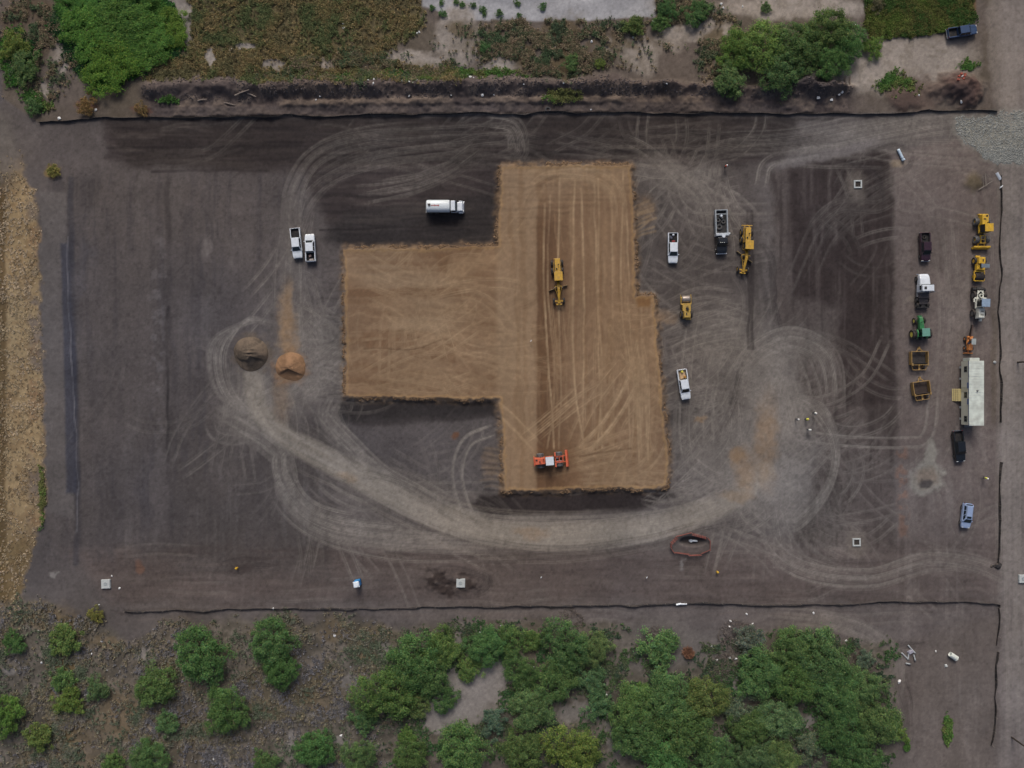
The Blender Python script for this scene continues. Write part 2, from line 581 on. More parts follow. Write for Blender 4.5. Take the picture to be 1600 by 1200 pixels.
bundle(trk, [(1240, 680), (1330, 690), (1410, 692), (1450, 680), (1460, 600)], 1.5, 2, a=(.5, .65), trim=.05, w=(1.5, 2.2))
bundle(trk, [(1145, 640), (1160, 590), (1190, 550), (1240, 530), (1290, 560), (1300, 640)], 10, 6, a=(.25, .6))
bundle(trk, [(1000, 640), (1080, 620), (1150, 610), (1210, 620)], 14, 6, a=(.2, .45))
# star of tracks north-east of the pad
for ang in np.linspace(0, 2 * PI, 17):
    e = (1058 + math.cos(ang + .1) * R.uniform(50, 95), 272 + math.sin(ang + .1) * R.uniform(26, 60))
    bundle(trk, [(1058 + R.uniform(-8, 8), 272 + R.uniform(-6, 6)), ((1058 + e[0]) / 2 + R.uniform(-10, 10), (272 + e[1]) / 2), e], 5, 1, a=(.2, .5), trim=.15)
bundle(trk, [(960, 205), (1010, 235), (1058, 272), (1100, 320), (1110, 380)], 8, 5, a=(.3, .6))
bundle(trk, [(1060, 265), (1130, 235), (1250, 225), (1380, 205), (1500, 190), (1600, 215)], 12, 9, a=(.25, .6))
bundle(trk, [(1188, 290), (1200, 255), (1260, 240), (1330, 235)], 5, 3, a=(.4, .7))
bundle(trk, [(1240, 480), (1262, 420), (1290, 360), (1350, 310), (1420, 270), (1490, 235), (1570, 225)], 16, 5, a=(.1, .25))
bundle(trk, [(1250, 400), (1270, 350), (1310, 318), (1370, 322), (1400, 305)], 10, 2, a=(.1, .25))
bundle(trk, [(1470, 330), (1480, 420), (1490, 520), (1470, 640)], 14, 8, a=(.15, .35))
bundle(trk, [(1585, 20), (1580, 150), (1578, 400), (1580, 700), (1582, 1180)], 12, 10, a=(.2, .5), trim=.2)
bundle(trk, [(1560, 10), (1566, 80), (1572, 180), (1540, 220), (1440, 225)], 8, 6, a=(.25, .5))
bundle(trk, [(960, 1018), (990, 1050), (1040, 1052), (1100, 1040), (1180, 1010)], 7, 5, a=(.2, .45))
bundle(trk, [(1180, 960), (1300, 970), (1370, 1000), (1395, 1040), (1388, 1130)], 8, 6, a=(.25, .5))
for k in range(22):
    x0, y0 = R.uniform(80, 520), R.uniform(270, 860)
    an = R.normal(PI / 2, .35)
    ln = R.uniform(60, 220)
    bundle(trk, [(x0, y0), (x0 + math.cos(an) * ln / 2 + R.normal(0, 8), y0 + math.sin(an) * ln / 2), (x0 + math.cos(an + .2) * ln, y0 + math.sin(an + .2) * ln)], 3, 1, a=(.03, .1))
for k in range(26):
    x0, y0 = R.uniform(170, 1200), R.uniform(192, 262)
    ln = R.uniform(80, 260)
    bundle(trk, [(x0, y0), (x0 + ln / 2, y0 + R.normal(0, 8)), (x0 + ln, y0 + R.normal(0, 22))], 3, 1, a=(.08, .28))
for k in range(24):
    x0, y0 = R.uniform(990, 1240), R.uniform(290, 780)
    an = R.uniform(0, PI)
    ln = R.uniform(90, 240)
    bundle(trk, [(x0, y0), (x0 + math.cos(an) * ln / 2 + R.normal(0, 8), y0 + math.sin(an) * ln / 2 + R.normal(0, 8)), (x0 + math.cos(an + .3) * ln, y0 + math.sin(an + .3) * ln)], 3, 1, a=(.08, .3))
for k in range(12):
    x0, y0 = R.uniform(1240, 1550), R.uniform(270, 860)
    an = R.normal(PI / 2, .5)
    ln = R.uniform(60, 160)
    bundle(trk, [(x0, y0), (x0 + math.cos(an) * ln / 2 + R.normal(0, 8), y0 + math.sin(an) * ln / 2), (x0 + math.cos(an + .3) * ln, y0 + math.sin(an + .3) * ln)], 3, 1, a=(.06, .22))
for k in range(20):
    x0, y0 = R.uniform(120, 1450), R.uniform(855, 985)
    ln = R.uniform(80, 240)
    bundle(trk, [(x0, y0), (x0 + ln / 2, y0 + R.normal(0, 5)), (x0 + ln, y0 + R.normal(0, 10))], 3, 1, a=(.06, .25))
scribble(trk, 400, 600, 70, 60, 36, 1.0, .8, (60, 160), (.15, .45))
scribble(trk, 500, 560, 40, 75, 40, 0.1, .6, (40, 110), (.15, .5))
scribble(trk, 470, 400, 30, 140, 30, PI / 2, .2, (80, 200), (.12, .4), .15)
scribble(trk, 620, 240, 170, 40, 22, -.25, .35, (90, 240), (.1, .35), .2)
scribble(trk, 860, 225, 150, 30, 20, 0.0, .4, (80, 200), (.1, .35), .3)
scribble(trk, 1060, 275, 70, 45, 70, .8, 1.4, (40, 120), (.15, .5))
scribble(trk, 1150, 560, 80, 90, 90, 1.2, .9, (50, 150), (.15, .5))
scribble(trk, 1190, 690, 90, 100, 80, 1.5, .7, (60, 190), (.15, .5))
scribble(trk, 1255, 690, 50, 90, 50, 1.6, .5, (80, 200), (.15, .45), .45)
scribble(trk, 1090, 780, 130, 35, 60, -.3, .35, (70, 200), (.2, .5), .2)
scribble(trk, 1230, 800, 60, 40, 36, .6, .8, (60, 140), (.15, .45))
scribble(trk, 1250, 235, 150, 22, 22, -.12, .25, (90, 240), (.15, .45), .15)
scribble(trk, 1330, 330, 90, 80, 16, -.8, .4, (80, 200), (.08, .28), .25)
scribble(trk, 1480, 250, 70, 40, 20, -.5, .6, (60, 160), (.15, .4))
scribble(trk, 560, 760, 120, 50, 28, .5, .25, (90, 240), (.15, .5), .15)
scribble(trk, 480, 780, 60, 40, 14, .9, .5, (80, 180), (.15, .45), .3)
scribble(trk, 1010, 400, 60, 120, 26, 1.5, .6, (50, 130), (.1, .35))
scribble(trk, 1470, 500, 60, 250, 18, 1.57, .4, (80, 200), (.08, .3), .3)
scribble(trk, 1480, 880, 110, 50, 20, .3, .5, (80, 200), (.1, .35), .3)
scribble(trk, 650, 720, 80, 40, 20, .6, .6, (50, 140), (.1, .3))
trk = np.clip(trk * 1.12, 0, 1)
trk *= 1 - .3 * north
trk *= 0.7 + 0.8 * (fbm(X, Y, 6, 43, 3) - 0.25)
paint(trk, lin(138, 134, 131), 0.9)

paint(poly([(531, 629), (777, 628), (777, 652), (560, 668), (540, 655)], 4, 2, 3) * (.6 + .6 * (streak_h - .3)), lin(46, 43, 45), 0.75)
# darker ruts
rut = Zm()
bundle(rut, [(600, 800), (700, 840), (850, 868), (1000, 858), (1100, 832), (1200, 815)], 10, 5, pair=False, a=(.4, .8))
for dx in (-2.5, 0, 2.5):
    line(rut, [(1170 + dx, 330), (1173 + dx, 420), (1174 + dx, 480), (1173 + dx, 545)], 3, 1.5, 1.1, 1)
bundle(rut, [(1160, 380), (1195, 400), (1205, 480), (1210, 520)], 10, 4, pair=False, a=(.4, .8))
bundle(rut, [(1120, 680), (1140, 640), (1150, 600), (1155, 570)], 4, 4, pair=False, a=(.4, .8), trim=.1)
bundle(rut, [(1300, 250), (1350, 262), (1378, 290), (1380, 340)], 5, 4, pair=False, a=(.5, .9))
bundle(rut, [(560, 740), (620, 760), (700, 806), (760, 832)], 8, 4, pair=False, a=(.3, .6))
bundle(rut, [(480, 660), (520, 695), (580, 745)], 7, 4, pair=False, a=(.4, .8))
bundle(rut, [(560, 858), (700, 872), (860, 868), (1000, 850)], 8, 4, pair=False, a=(.3, .7))
bundle(rut, [(1210, 820), (1250, 860), (1320, 880), (1400, 876)], 6, 5, pair=False, a=(.3, .6))
bundle(rut, [(340, 885), (400, 880), (440, 886)], 7, 6, pair=False, a=(.3, .7))
bundle(rut, [(660, 905), (700, 890), (760, 905), (745, 925), (670, 925), (660, 905)], 5, 7, pair=False, a=(.4, .8))
bundle(rut, [(1380, 255), (1362, 240), (1395, 226), (1425, 240), (1418, 262), (1395, 270)], 3, 4, pair=False, a=(.4, .8))
bundle(rut, [(1395, 1002), (1425, 1008), (1450, 1006)], 4, 5, pair=False, a=(.4, .8))
bundle(rut, [(1410, 1060), (1420, 1120), (1415, 1180)], 8, 6, pair=False, a=(.3, .6))
paint(rut, lin(52, 48, 50), 0.75)

# tan spill patches
TAN = lin(132, 112, 92)
for cx, cy, rx, ry, k in ((448, 522, 13, 64, .9), (452, 470, 8, 26, .5), (440, 620, 14, 36, .35), (1198, 690, 16, 62, .6), (1165, 735, 16, 30, .6),
                          (1150, 775, 24, 8, .4), (830, 832, 26, 9, .45), (545, 745, 16, 6, .4), (1096, 656, 10, 4, .7), (1010, 330, 14, 22, .4),
                          (1030, 495, 26, 12, .5), (1153, 715, 11, 12, .7), (765, 725, 12, 22, .3)):
    paint(blob(cx, cy, rx, ry, 0.6, 8, 5) * (0.5 + fbm(X, Y, 7, 45, 3)), TAN, k)
for k in range(9):                                  # loader drags off the pad's east edge
    y0 = 318 + k * 6
    m = Zm()
    line(m, [(984, y0 + 12), (1000, y0 + 2), (1010 + R.uniform(0, 16), y0 - 6)], 2.2, 1.5, .8)
    paint(m, lin(142, 124, 102), 0.7)
for k in range(14):
    y0 = 700 + k * 5
    m = Zm()
    line(m, [(752 + R.uniform(-3, 8), y0 + R.uniform(-2, 3)), (770, y0), (788, y0 + 2)], 2.0, 1.5, .8)
    paint(m, lin(48, 45, 47) if k % 2 else lin(112, 100, 88), 0.7)
m = Zm()
for k in range(70):                                 # clods pushed off the pad's left edge
    y0 = R.uniform(395, 615)
    line(m, [(546, y0), (546 - R.uniform(2, 14), y0 + R.uniform(-4, 4))], 1.6, 1.2, R.uniform(.3, .9))
paint(m, lin(128, 106, 84), 0.6)
m = Zm()
for k in range(60):
    y0 = R.uniform(400, 640)
    line(m, [(542, y0), (525 - R.uniform(0, 30), y0 + R.uniform(-6, 6))], 2.0, 1.8, R.uniform(.3, .8))
for k in range(36):
    x0 = R.uniform(742, 780)
    line(m, [(782, 250 + k * 3.8), (x0, 250 + k * 3.8 + R.uniform(-3, 3))], 1.6, 1.4, R.uniform(.3, .8))
paint(m, lin(46, 43, 45), 0.55)

for cx, cy, rr_, cc in ((393, 553, 30, lin(100, 90, 80)), (455, 575, 27, lin(132, 104, 80))):
    paint(blob(cx, cy, rr_, rr_, .35, 8, 8) * (.3 + smooth(.4, .6, clod0)), cc, 0.6)
# building pad -------------------------------------------------------
PADP = [(783, 261), (985, 260), (989, 330), (992, 462), (1020, 462), (1028, 560), (1041, 690), (1042, 762), (900, 765), (788, 768), (782, 624), (541, 620),
        (539, 390), (779, 386)]
W5 = fbm(X, Y, 4, 5, 2) - .5
W6 = fbm(X, Y, 4, 6, 2) - .5
pad_sd = sdf(PADP, X + W3 * 5 + W1 * 6 + W5 * 4, Y + W4 * 5 + W2 * 6 + W6 * 4)
padm = smooth(-2.0, 2.0, pad_sd)
pc_l, pc_d = lin(130, 109, 89), lin(108, 85, 67)
pad_col = np.empty_like(colr)
pad_col[:] = pc_l
pmask = Zm()


def ppaint(mask, c, k=1.0):
    blend(pad_col, mask, c, k)


sv = fbm(X + 14 * W1, Y, 8, 51, 4, sx=0.9, sy=24)
sh = fbm(X, Y + 22 * W2, 8, 52, 4, sx=9, sy=0.9)
eastp = smooth(836, 844, X + W3 * 6) * smooth(258, 330, Y)
ppaint(eastp, pc_d, 0.7)
ppaint(smooth(836, 842, X + W1 * 3) * smooth(905, 850, X) * smooth(310, 360, Y), lin(90, 68, 53), 0.95)
ppaint(smooth(840, 843, X) * smooth(0.5, 0.75, sv), lin(136, 112, 88), 0.4)
ppaint(smooth(780, 784, X) * smooth(0.5, 0.3, sv), lin(108, 84, 62), 0.35)
lp = smooth(782, 770, X)
ppaint(lp * smooth(0.35, 0.65, fbm(X, Y, 70, 53, 3, sx=2)), lin(112, 89, 70), 0.8)
ppaint(lp * smooth(0.55, 0.75, sh), lin(142, 118, 94), 0.4)
ppaint(lp * smooth(0.48, 0.28, sh), lin(108, 84, 64), 0.45)
for c in ([(565, 520), (640, 512), (680, 522), (640, 544), (575, 545)], [(680, 395), (705, 396), (698, 428), (688, 424)], [(545, 452), (715, 450), (720, 464), (545, 466)],
          [(640, 548), (715, 535), (712, 566), (640, 560)]):
    ppaint(poly(c, 3, 3, 2), lin(105, 81, 62), 0.75)
pt = Zm()
for k in range(26):
    x0 = R.uniform(545, 600)
    y0 = R.uniform(395, 615)
    x1 = R.uniform(700, 790)
    y1 = np.clip(y0 + R.uniform(-60, 60), 395, 615)
    bundle(pt, [(x0, y0), ((x0 + x1) / 2 + R.uniform(-30, 30), (y0 + y1) / 2 + R.uniform(-25, 25)), (x1, y1)], 4, 1, a=(.2, .5), trim=.3)
for k in range(10):
    x0 = R.uniform(560, 680)
    bundle(pt, [(x0, 400 + R.uniform(0, 80)), (x0 + R.uniform(-15, 15), 520), (x0 + R.uniform(-25, 25), 600)], 3, 1, a=(.2, .45), trim=.35)
for k in range(11):
    x0 = 848 + k * 15 + R.uniform(-5, 5)
    line(pt, [(x0, 270 + R.uniform(0, 60)), (x0 + R.uniform(-4, 4), 450), (x0 + R.uniform(-2, 10), 600), (x0 + R.uniform(-6, 16), 700)], 1.6, 1.4, R.uniform(.35, .8), .6)
bundle(pt, [(905, 708), (950, 660), (985, 600), (1000, 545)], 3, 3, a=(.5, .75), trim=.1)
bundle(pt, [(990, 520), (1000, 600), (1005, 680), (1010, 740)], 8, 4, a=(.4, .7))
bundle(pt, [(1020, 740), (1000, 710), (960, 715), (900, 725), (830, 735)], 6, 4, a=(.3, .5))
bundle(pt, [(905, 745), (980, 745), (1020, 715), (1035, 680)], 7, 4, a=(.3, .5))
bundle(pt, [(940, 470), (960, 520), (985, 560)], 6, 5, a=(.2, .45))
bundle(pt, [(815, 300), (850, 270), (920, 275), (960, 300), (965, 360)], 8, 5, a=(.25, .5))
for k in range(34):
    x0, y0 = R.uniform(555, 760), R.uniform(400, 610)
    an = R.normal(0, .5) if k % 3 else R.uniform(0, PI)
    ln = R.uniform(50, 160)
    bundle(pt, [(x0, y0), (x0 + math.cos(an) * ln / 2 + R.normal(0, 8), y0 + math.sin(an) * ln / 2 + R.normal(0, 10)), (x0 + math.cos(an + .3) * ln, y0 + math.sin(an + .3) * ln)], 3, 1, a=(.15, .45))
for k in range(26):
    x0, y0 = R.uniform(850, 1020), R.uniform(300, 600)
    ln = R.uniform(80, 260)
    bundle(pt, [(x0, y0), (x0 + R.normal(0, 5), y0 + ln / 2), (x0 + R.normal(4, 10), y0 + ln)], 3, 1, a=(.12, .4))
for k in range(12):
    x0, y0 = R.uniform(900, 1000), R.uniform(560, 720)
    bundle(pt, [(x0, y0), (x0 + R.normal(20, 15), y0 - R.uniform(20, 60)), (x0 + R.normal(60, 20), y0 - R.uniform(60, 140))], 3, 1, a=(.15, .45))
scribble(pt, 660, 500, 115, 105, 34, 0.1, .55, (60, 200), (.2, .55), .3)
scribble(pt, 640, 500, 90, 90, 16, 1.5, .6, (50, 150), (.2, .5), .3)
scribble(pt, 985, 640, 60, 110, 26, 1.6, .5, (70, 200), (.2, .55), .35)
scribble(pt, 930, 735, 90, 22, 20, -.05, .25, (70, 180), (.2, .55), .15)
scribble(pt, 960, 500, 40, 60, 26, .8, .4, (40, 110), (.2, .5), .3)
pt = np.clip(pt * 1.35, 0, 1)
pt *= 0.6 + 0.8 * (fbm(X, Y, 7, 54, 3) - .2)
ppaint(pt, lin(158, 136, 110), 0.9)
pdk = Zm()
line(pdk, [(905, 713), (940, 706), (985, 700)], 2, 1.5, .9)
line(pdk, [(570, 545), (640, 545), (690, 532)], 1.2, 1, .9)
for k in range(7):
    line(pdk, [(842 + R.uniform(0, 50), 742 + R.uniform(0, 14)), (842 + R.uniform(0, 50), 764)], 2, 1.5, .5)
bundle(pdk, [(820, 330), (835, 300), (870, 280), (900, 285)], 4, 4, pair=False, a=(.3, .6))
bundle(pdk, [(810, 480), (835, 472), (842, 455)], 5, 4, pair=False, a=(.3, .5))
ppaint(pdk, lin(78, 58, 44), 0.7)
ppaint(poly([(840, 700), (900, 700), (900, 765), (838, 765)], 10, 5, 4), lin(100, 76, 58), 0.5)
ppaint(poly([(993, 462), (1016, 462), (1014, 480), (995, 480)], 3, 1, 2), lin(112, 82, 54), 0.8)
# crusty lip along the pad's rim
lip = smooth(0, 2, pad_sd) * smooth(6, 3, pad_sd)
ppaint(lip, lin(146, 118, 84), 0.5)
pad_col *= (0.9 + 0.2 * n_mid)[..., None]
pad_col *= (0.9 + 0.2 * fbm(X, Y, 5, 57, 3))[..., None]
mm = padm[..., None]
colr = colr * (1 - mm) + pad_col * mm
rim = smooth(-5, -2.5, pad_sd) * smooth(0.5, -1.5, pad_sd)
paint(rim * smooth(0.5, 0.7, fbm(X, Y, 8, 55, 3)), lin(98, 82, 68), 0.4)
fr_ = smooth(-13, -1, pad_sd) * smooth(2, -1, pad_sd) * (.35 + .65 * smooth(.42, .6, fbm(X, Y, 9, 56, 3)))
paint(fr_, lin(118, 99, 81), 0.75)

# north field, berm, slab --------------------------------------------
fence_y = np.interp(ax, [0, 60, 120, 160, 300, 580, 800, 1000, 1250, 1400, 1560], [150, 192, 188, 184, 184, 181, 178, 177, 178, 176, 173])[None, :]
above = smooth(2, -3, Y - fence_y)
northf = above * smooth(1575, 1540, X)
paint(northf, lin(96, 89, 86))
paint(northf * smooth(0.4, 0.7, n_mid), lin(80, 74, 66), 0.7)
fld = poly([(290, -200), (655, -200), (656, 40), (610, 85), (720, 112), (720, 130), (420, 128), (230, 122), (300, 60)], 7, 10, 6)
paint(fld, lin(90, 84, 62), 0.85)
slab = poly([(653, -60), (900, -60), (1030, -60), (1026, 26), (905, 31), (700, 31), (690, 20), (660, 10)], 2.5, 2, 2)
paint(slab, lin(150, 152, 160))
paint(slab * smooth(0.5, 0.75, fbm(X, Y, 30, 61, 4, sx=3)), lin(132, 134, 142), 0.7)
cal = np.maximum.reduce([blob(718, 55, 38, 48, .3, 18, 10), blob(780, 105, 26, 9, .4, 10, 8), blob(650, 92, 50, 12, .4, 10, 8), blob(1000, 85, 30, 28, .3, 14, 9), blob(1090, 48, 55, 18, .3, 8, 8), blob(1045, 60, 20, 22, .4),
                         blob(970, 72, 26, 14, .4), blob(1240, 12, 130, 16, .4, 10, 6), blob(1350, 110, 60, 32, .5, 14, 6), blob(278, 20, 28, 20, .3), blob(295, 50, 8, 22, .4),
                         blob(90, 82, 16, 13, .4, 6), blob(424, 98, 16, 7, .4, 8, 6), blob(510, 99, 20, 5, .4, 8, 6), blob(572, 104, 12, 5, .4, 6, 5), blob(385, 72, 18, 6, .4, 8, 6), blob(330, 95, 10, 14, .4), blob(100, 105, 8, 16, .5), blob(75, 135, 12, 14, .5), blob(1430, 90, 80, 32, .5)])
paint(cal * northf, lin(148, 142, 139), 0.9)
paint(cal * northf * smooth(0.5, 0.75, n_fine), lin(112, 106, 100), 0.6)
weeds = np.maximum.reduce([blob(870, 70, 150, 42, .4, 20, 12), blob(730, 40, 28, 16, .4), blob(1120, 70, 30, 50, .5), blob(1060, 15, 40, 18, .4), blob(560, 110, 140, 18, .5)])
paint(weeds * above * smooth(0.3, 0.6, fbm(X, Y, 22, 62, 4)), lin(86, 76, 58), 0.8)
gstrip = poly([(1368, -100), (1522, -100), (1520, 38), (1480, 50), (1360, 62), (1350, 40)], 5, 6, 5)
paint(gstrip, lin(74, 76, 40), 0.9)
paint(poly([(1515, -100), (1526, -100), (1526, 26), (1512, 30)], 2, 2, 1), lin(104, 82, 54), 0.7)
berm_n = fbm(X, Y, 20, 63, 5, 0.6)
bermm = smooth(116, 132, Y + W2 * 26 + W4 * 8 - 8 * smooth(900, 1100, X)) * smooth(3, -1, Y - fence_y + 2) * smooth(210, 240, X) * smooth(1345, 1310, X + W1 * 20)
paint(bermm, lin(86, 78, 77))
paint(bermm * smooth(0.45, 0.62, berm_n), lin(110, 99, 92), 0.6)
paint(bermm * smooth(0.5, 0.35, berm_n), lin(64, 58, 60), 0.6)
bench = smooth(7, 2, np.abs(Y - (fence_y - 20)) + W3 * 6) * smooth(430, 450, X) * smooth(1010, 960, X)
paint(bench * smooth(0.3, 0.55, n_mid), lin(108, 97, 90), 0.6)
paint(above * smooth(9, 5, np.abs(Y - fence_y + 9)) * smooth(160, 260, X) * smooth(1300, 1200, X), lin(68, 64, 67), 0.6)
paint(blob(1450, 140, 60, 26, .4, 20, 10), lin(96, 84, 80), 0.8)
paint(blob(1497, 138, 26, 26, .4, 10, 8), lin(84, 68, 66), 0.9)
paint(blob(1490, 150, 24, 14, .4, 8, 6), lin(62, 55, 58), 0.7)
paint(blob(1415, 155, 24, 14, .4, 8, 8), lin(78, 66, 64), 0.7)
paint(blob(1265, 120, 36, 32, .4, 10, 8), lin(70, 66, 70), 0.8)
paint(blob(50, 60, 50, 70, .4, 20, 10) * smooth(.4, .6, n_mid), lin(78, 68, 58), 0.7)
paint(blob(135, 165, 18, 8, .4, 6), lin(104, 74, 62), 0.6)
paint(blob(222, 172, 14, 5, .4, 4), lin(100, 70, 60), 0.6)

# west verge ------------------------------------------------------------
edge_w = np.interp(ay, [150, 270, 310, 420, 520, 620, 720, 800, 840, 900, 960], [20, 40, 56, 62, 63, 66, 70, 72, 50, 38, 36])[:, None]
verge = smooth(5, -5, X - edge_w + W3 * 14 + W1 * 12) * smooth(215, 320, Y + W2 * 60 + W4 * 24) * smooth(990, 940, Y)
paint(verge, lin(144, 127, 100), 0.95)
paint(verge * smooth(.45, .7, fbm(X, Y, 7, 73, 3)), lin(118, 98, 74), 0.5)
paint(verge * smooth(13, 7, X + W1 * 8), lin(84, 70, 50), 0.85)
paint(verge * smooth(0.48, 0.66, fbm(X, Y, 30, 71, 4)) * smooth(35, 50, X), lin(98, 92, 92), 0.7)
paint(verge * smooth(0.5, 0.7, fbm(X, Y, 26, 72, 4)) * smooth(40, 50, X), lin(112, 88, 72), 0.5)
paint(smooth(820, 860, Y) * verge, lin(96, 82, 58), 0.7)
paint(poly([(-60, 150), (12, 180), (30, 260), (0, 300), (-60, 300)], 10, 6, 4), lin(104, 100, 98), 0.6)
paint(blob(83, 267, 11, 10, .4, 5), lin(112, 96, 62), 0.8)
for q in (100, 200, 300, 420):
    paint(smooth(10, 2, np.abs(X + 2 - 4 * W1)) * smooth(170, 150, Y) * smooth(30, 60, Y), lin(84, 82, 90), 0.2)

# south scrub -----------------------------------------------------------
south_y = np.interp(ax, [-50, 60, 150, 200, 260, 420, 560, 620, 700, 960, 1060, 1180, 1390, 1400], [930, 940, 975, 1005, 975, 965, 965, 985, 970, 975, 1030, 985, 1000, 1000])[None, :]
scrub = smooth(-10, 12, Y - south_y + W1 * 30 + W3 * 14) * smooth(1412, 1378, X + W1 * 44 + W3 * 20)
paint(scrub, lin(100, 95, 90))
s1 = fbm(X, Y, 50, 81, 5, .55)
s2 = fbm(X, Y, 16, 82, 4, .55)
paint(scrub * smooth(0.45, 0.65, s1) * smooth(700, 560, X), lin(104, 96, 80), 0.75)
paint(scrub * smooth(0.55, 0.7, s2), lin(116, 110, 108), 0.6)
paint(scrub * smooth(0.46, 0.3, s2), lin(60, 58, 52), 0.5)
for cx, cy, rx, ry, k in ((730, 1085, 62, 40, .9), (690, 1120, 40, 30, .8), (770, 1060, 30, 30, .8), (350, 1175, 24, 18, .8), (200, 1175, 16, 12, .7), (245, 1150, 22, 10, .7),
                          (225, 1025, 16, 12, .7), (530, 1165, 22, 8, .6), (450, 1160, 12, 26, .6), (605, 1020, 10, 30, .6), (15, 1045, 14, 10, .6), (720, 1000, 12, 30, .6),
                          (910, 1115, 40, 16, .5), (960, 1150, 14, 40, .4), (1270, 1135, 24, 14, .6), (1150, 1075, 16, 40, .5), (545, 1060, 14, 8, .5), (497, 1125, 16, 10, .5)):
    paint(blob(cx, cy, rx, ry, .35, 14, 9) * scrub, lin(130, 127, 128), k)
for cx, cy, rx, ry in ((525, 985, 30, 14), (580, 1010, 16, 24), (500, 1085, 26, 22), (100, 1020, 24, 60), (104, 1060, 18, 90), (98, 1120, 18, 80), (110, 1150, 40, 50), (190, 1120, 40, 40), (170, 1010, 30, 10), (60, 960, 40, 16)):
    paint(blob(cx, cy, rx, ry, .5, 16, 12) * (0.4 + 0.8 * s2), lin(110, 95, 70), 0.55)
paint(blob(1050, 1010, 90, 34, .5, 20, 8), lin(104, 100, 99), 0.7)

# gravel apron at the site entrance, washout patch, misc stains -------------
grav = poly([(1490, 182), (1560, 175), (1700, 178), (1700, 262), (1600, 258), (1545, 250), (1500, 225)], 9, 10, 6)
paint(grav, lin(124, 126, 124), 0.9)
paint(grav * smooth(0.45, 0.7, fbm(X, Y, 5, 91, 2)), lin(150, 152, 148), 0.5)
paint(smooth(0.5, 1.0, blob(1575, 60, 36, 150, .4, 12, 4)), lin(130, 124, 122), 0.5)
wash = np.maximum(blob(1446, 742, 25, 30, .3, 18, 12), blob(1452, 712, 10, 22, .3, 6, 3))
paint(wash, lin(136, 135, 131), 0.8)
paint(blob(1446, 745, 18, 16, .4, 10, 4), lin(120, 108, 100), 0.7)
paint(blob(1446, 756, 11, 6, .3, 4, 3), lin(58, 57, 62), 0.8)
paint(blob(1428, 468, 14, 4, .5, 4), lin(128, 122, 116), 0.5)
paint(poly([(1200, 258), (1330, 225), (1372, 214), (1380, 222), (1350, 235), (1240, 262)], 4, 5, 3), lin(108, 104, 106), 0.6)
for cy in range(330, 470, 20):                       # raked ripples beside the parked pickups
    m = Zm()
    line(m, [(1404, cy + 300 * 0), (1414, cy + 2), (1424, cy + 1)], 1.5, 1.5, .8)
    paint(m, lin(72, 66, 66), 0.6)
paint(poly([(1400, 700), (1416, 700), (1420, 840), (1404, 840)], 5, 5, 4) * smooth(.45, .65, n_fine), lin(116, 92, 82), 0.6)
paint(blob(1072, 887, 9, 8, .8, 16, 12) * smooth(.4, .7, n_fine), lin(150, 152, 156), 0.6)
paint(blob(220, 886, 6, 10, .4, 4), lin(122, 90, 74), 0.5)
paint(blob(712, 681, 7, 5, .4, 3), lin(100, 72, 56), 0.8)
paint(blob(705, 907, 44, 17, .35, 14, 8) * (.35 + smooth(.4, .6, clod0)), lin(48, 42, 42), 0.85)
paint(blob(372, 886, 28, 8, .5, 12, 6) * smooth(.4, .6, clod0), lin(58, 52, 53), 0.7)
paint(blob(83, 897, 7, 5, .3, 2), lin(140, 138, 138), 0.5)
for cx, cy in ((1340, 288), (1338, 847)):
    paint(blob(cx, cy + 4, 16, 22, .5, 8, 6), lin(108, 102, 98), 0.6)
paint(blob(1404, 256, 11, 6, .4, 4, 4), lin(134, 122, 108), 0.7)
paint(blob(1520, 285, 14, 14, .5, 6, 5), lin(92, 84, 66), 0.7)
for sx_ in (1552,):
    paint(smooth(7, 2, np.abs(X - sx_ + W1 * 8)) * smooth(440, 500, Y) * smooth(680, 650, Y), lin(88, 82, 76), 0.6)

# general break-up of the soil colour
off_pad = 1 - .75 * padm
blt = fbm(SX, SY, 44, 96, 5, .6)
colr *= (1 + off_pad * (0.36 * (n_mid - .5) + 0.36 * (blt - .5)))[..., None]
colr *= (1 + off_pad * 0.2 * (n_fine - .5))[..., None]
clod = fbm(X, Y, 4.2, 97, 2)
colr *= (1 - .15 * off_pad * smooth(.62, .78, clod) + .10 * off_pad * smooth(.36, .24, clod))[..., None]
colr *= (1 + .035 * off_pad * rng.normal(0, 1, X.shape).astype(np.float32).clip(-2, 2))[..., None]
colr *= 1 + 0.10 * (fbm(X, Y, 3.2, 95, 2)[..., None] - 0.5) * 2
colr *= np.array([1.025, 1.01, 0.955], np.float32)
colr *= 1 + padm[..., None] * np.array([-0.01, 0.04, 0.10], np.float32)
hue = (n_big - 0.5)[..., None] * np.array([0.16, 0.04, -0.14], np.float32)
colr *= 1 + hue

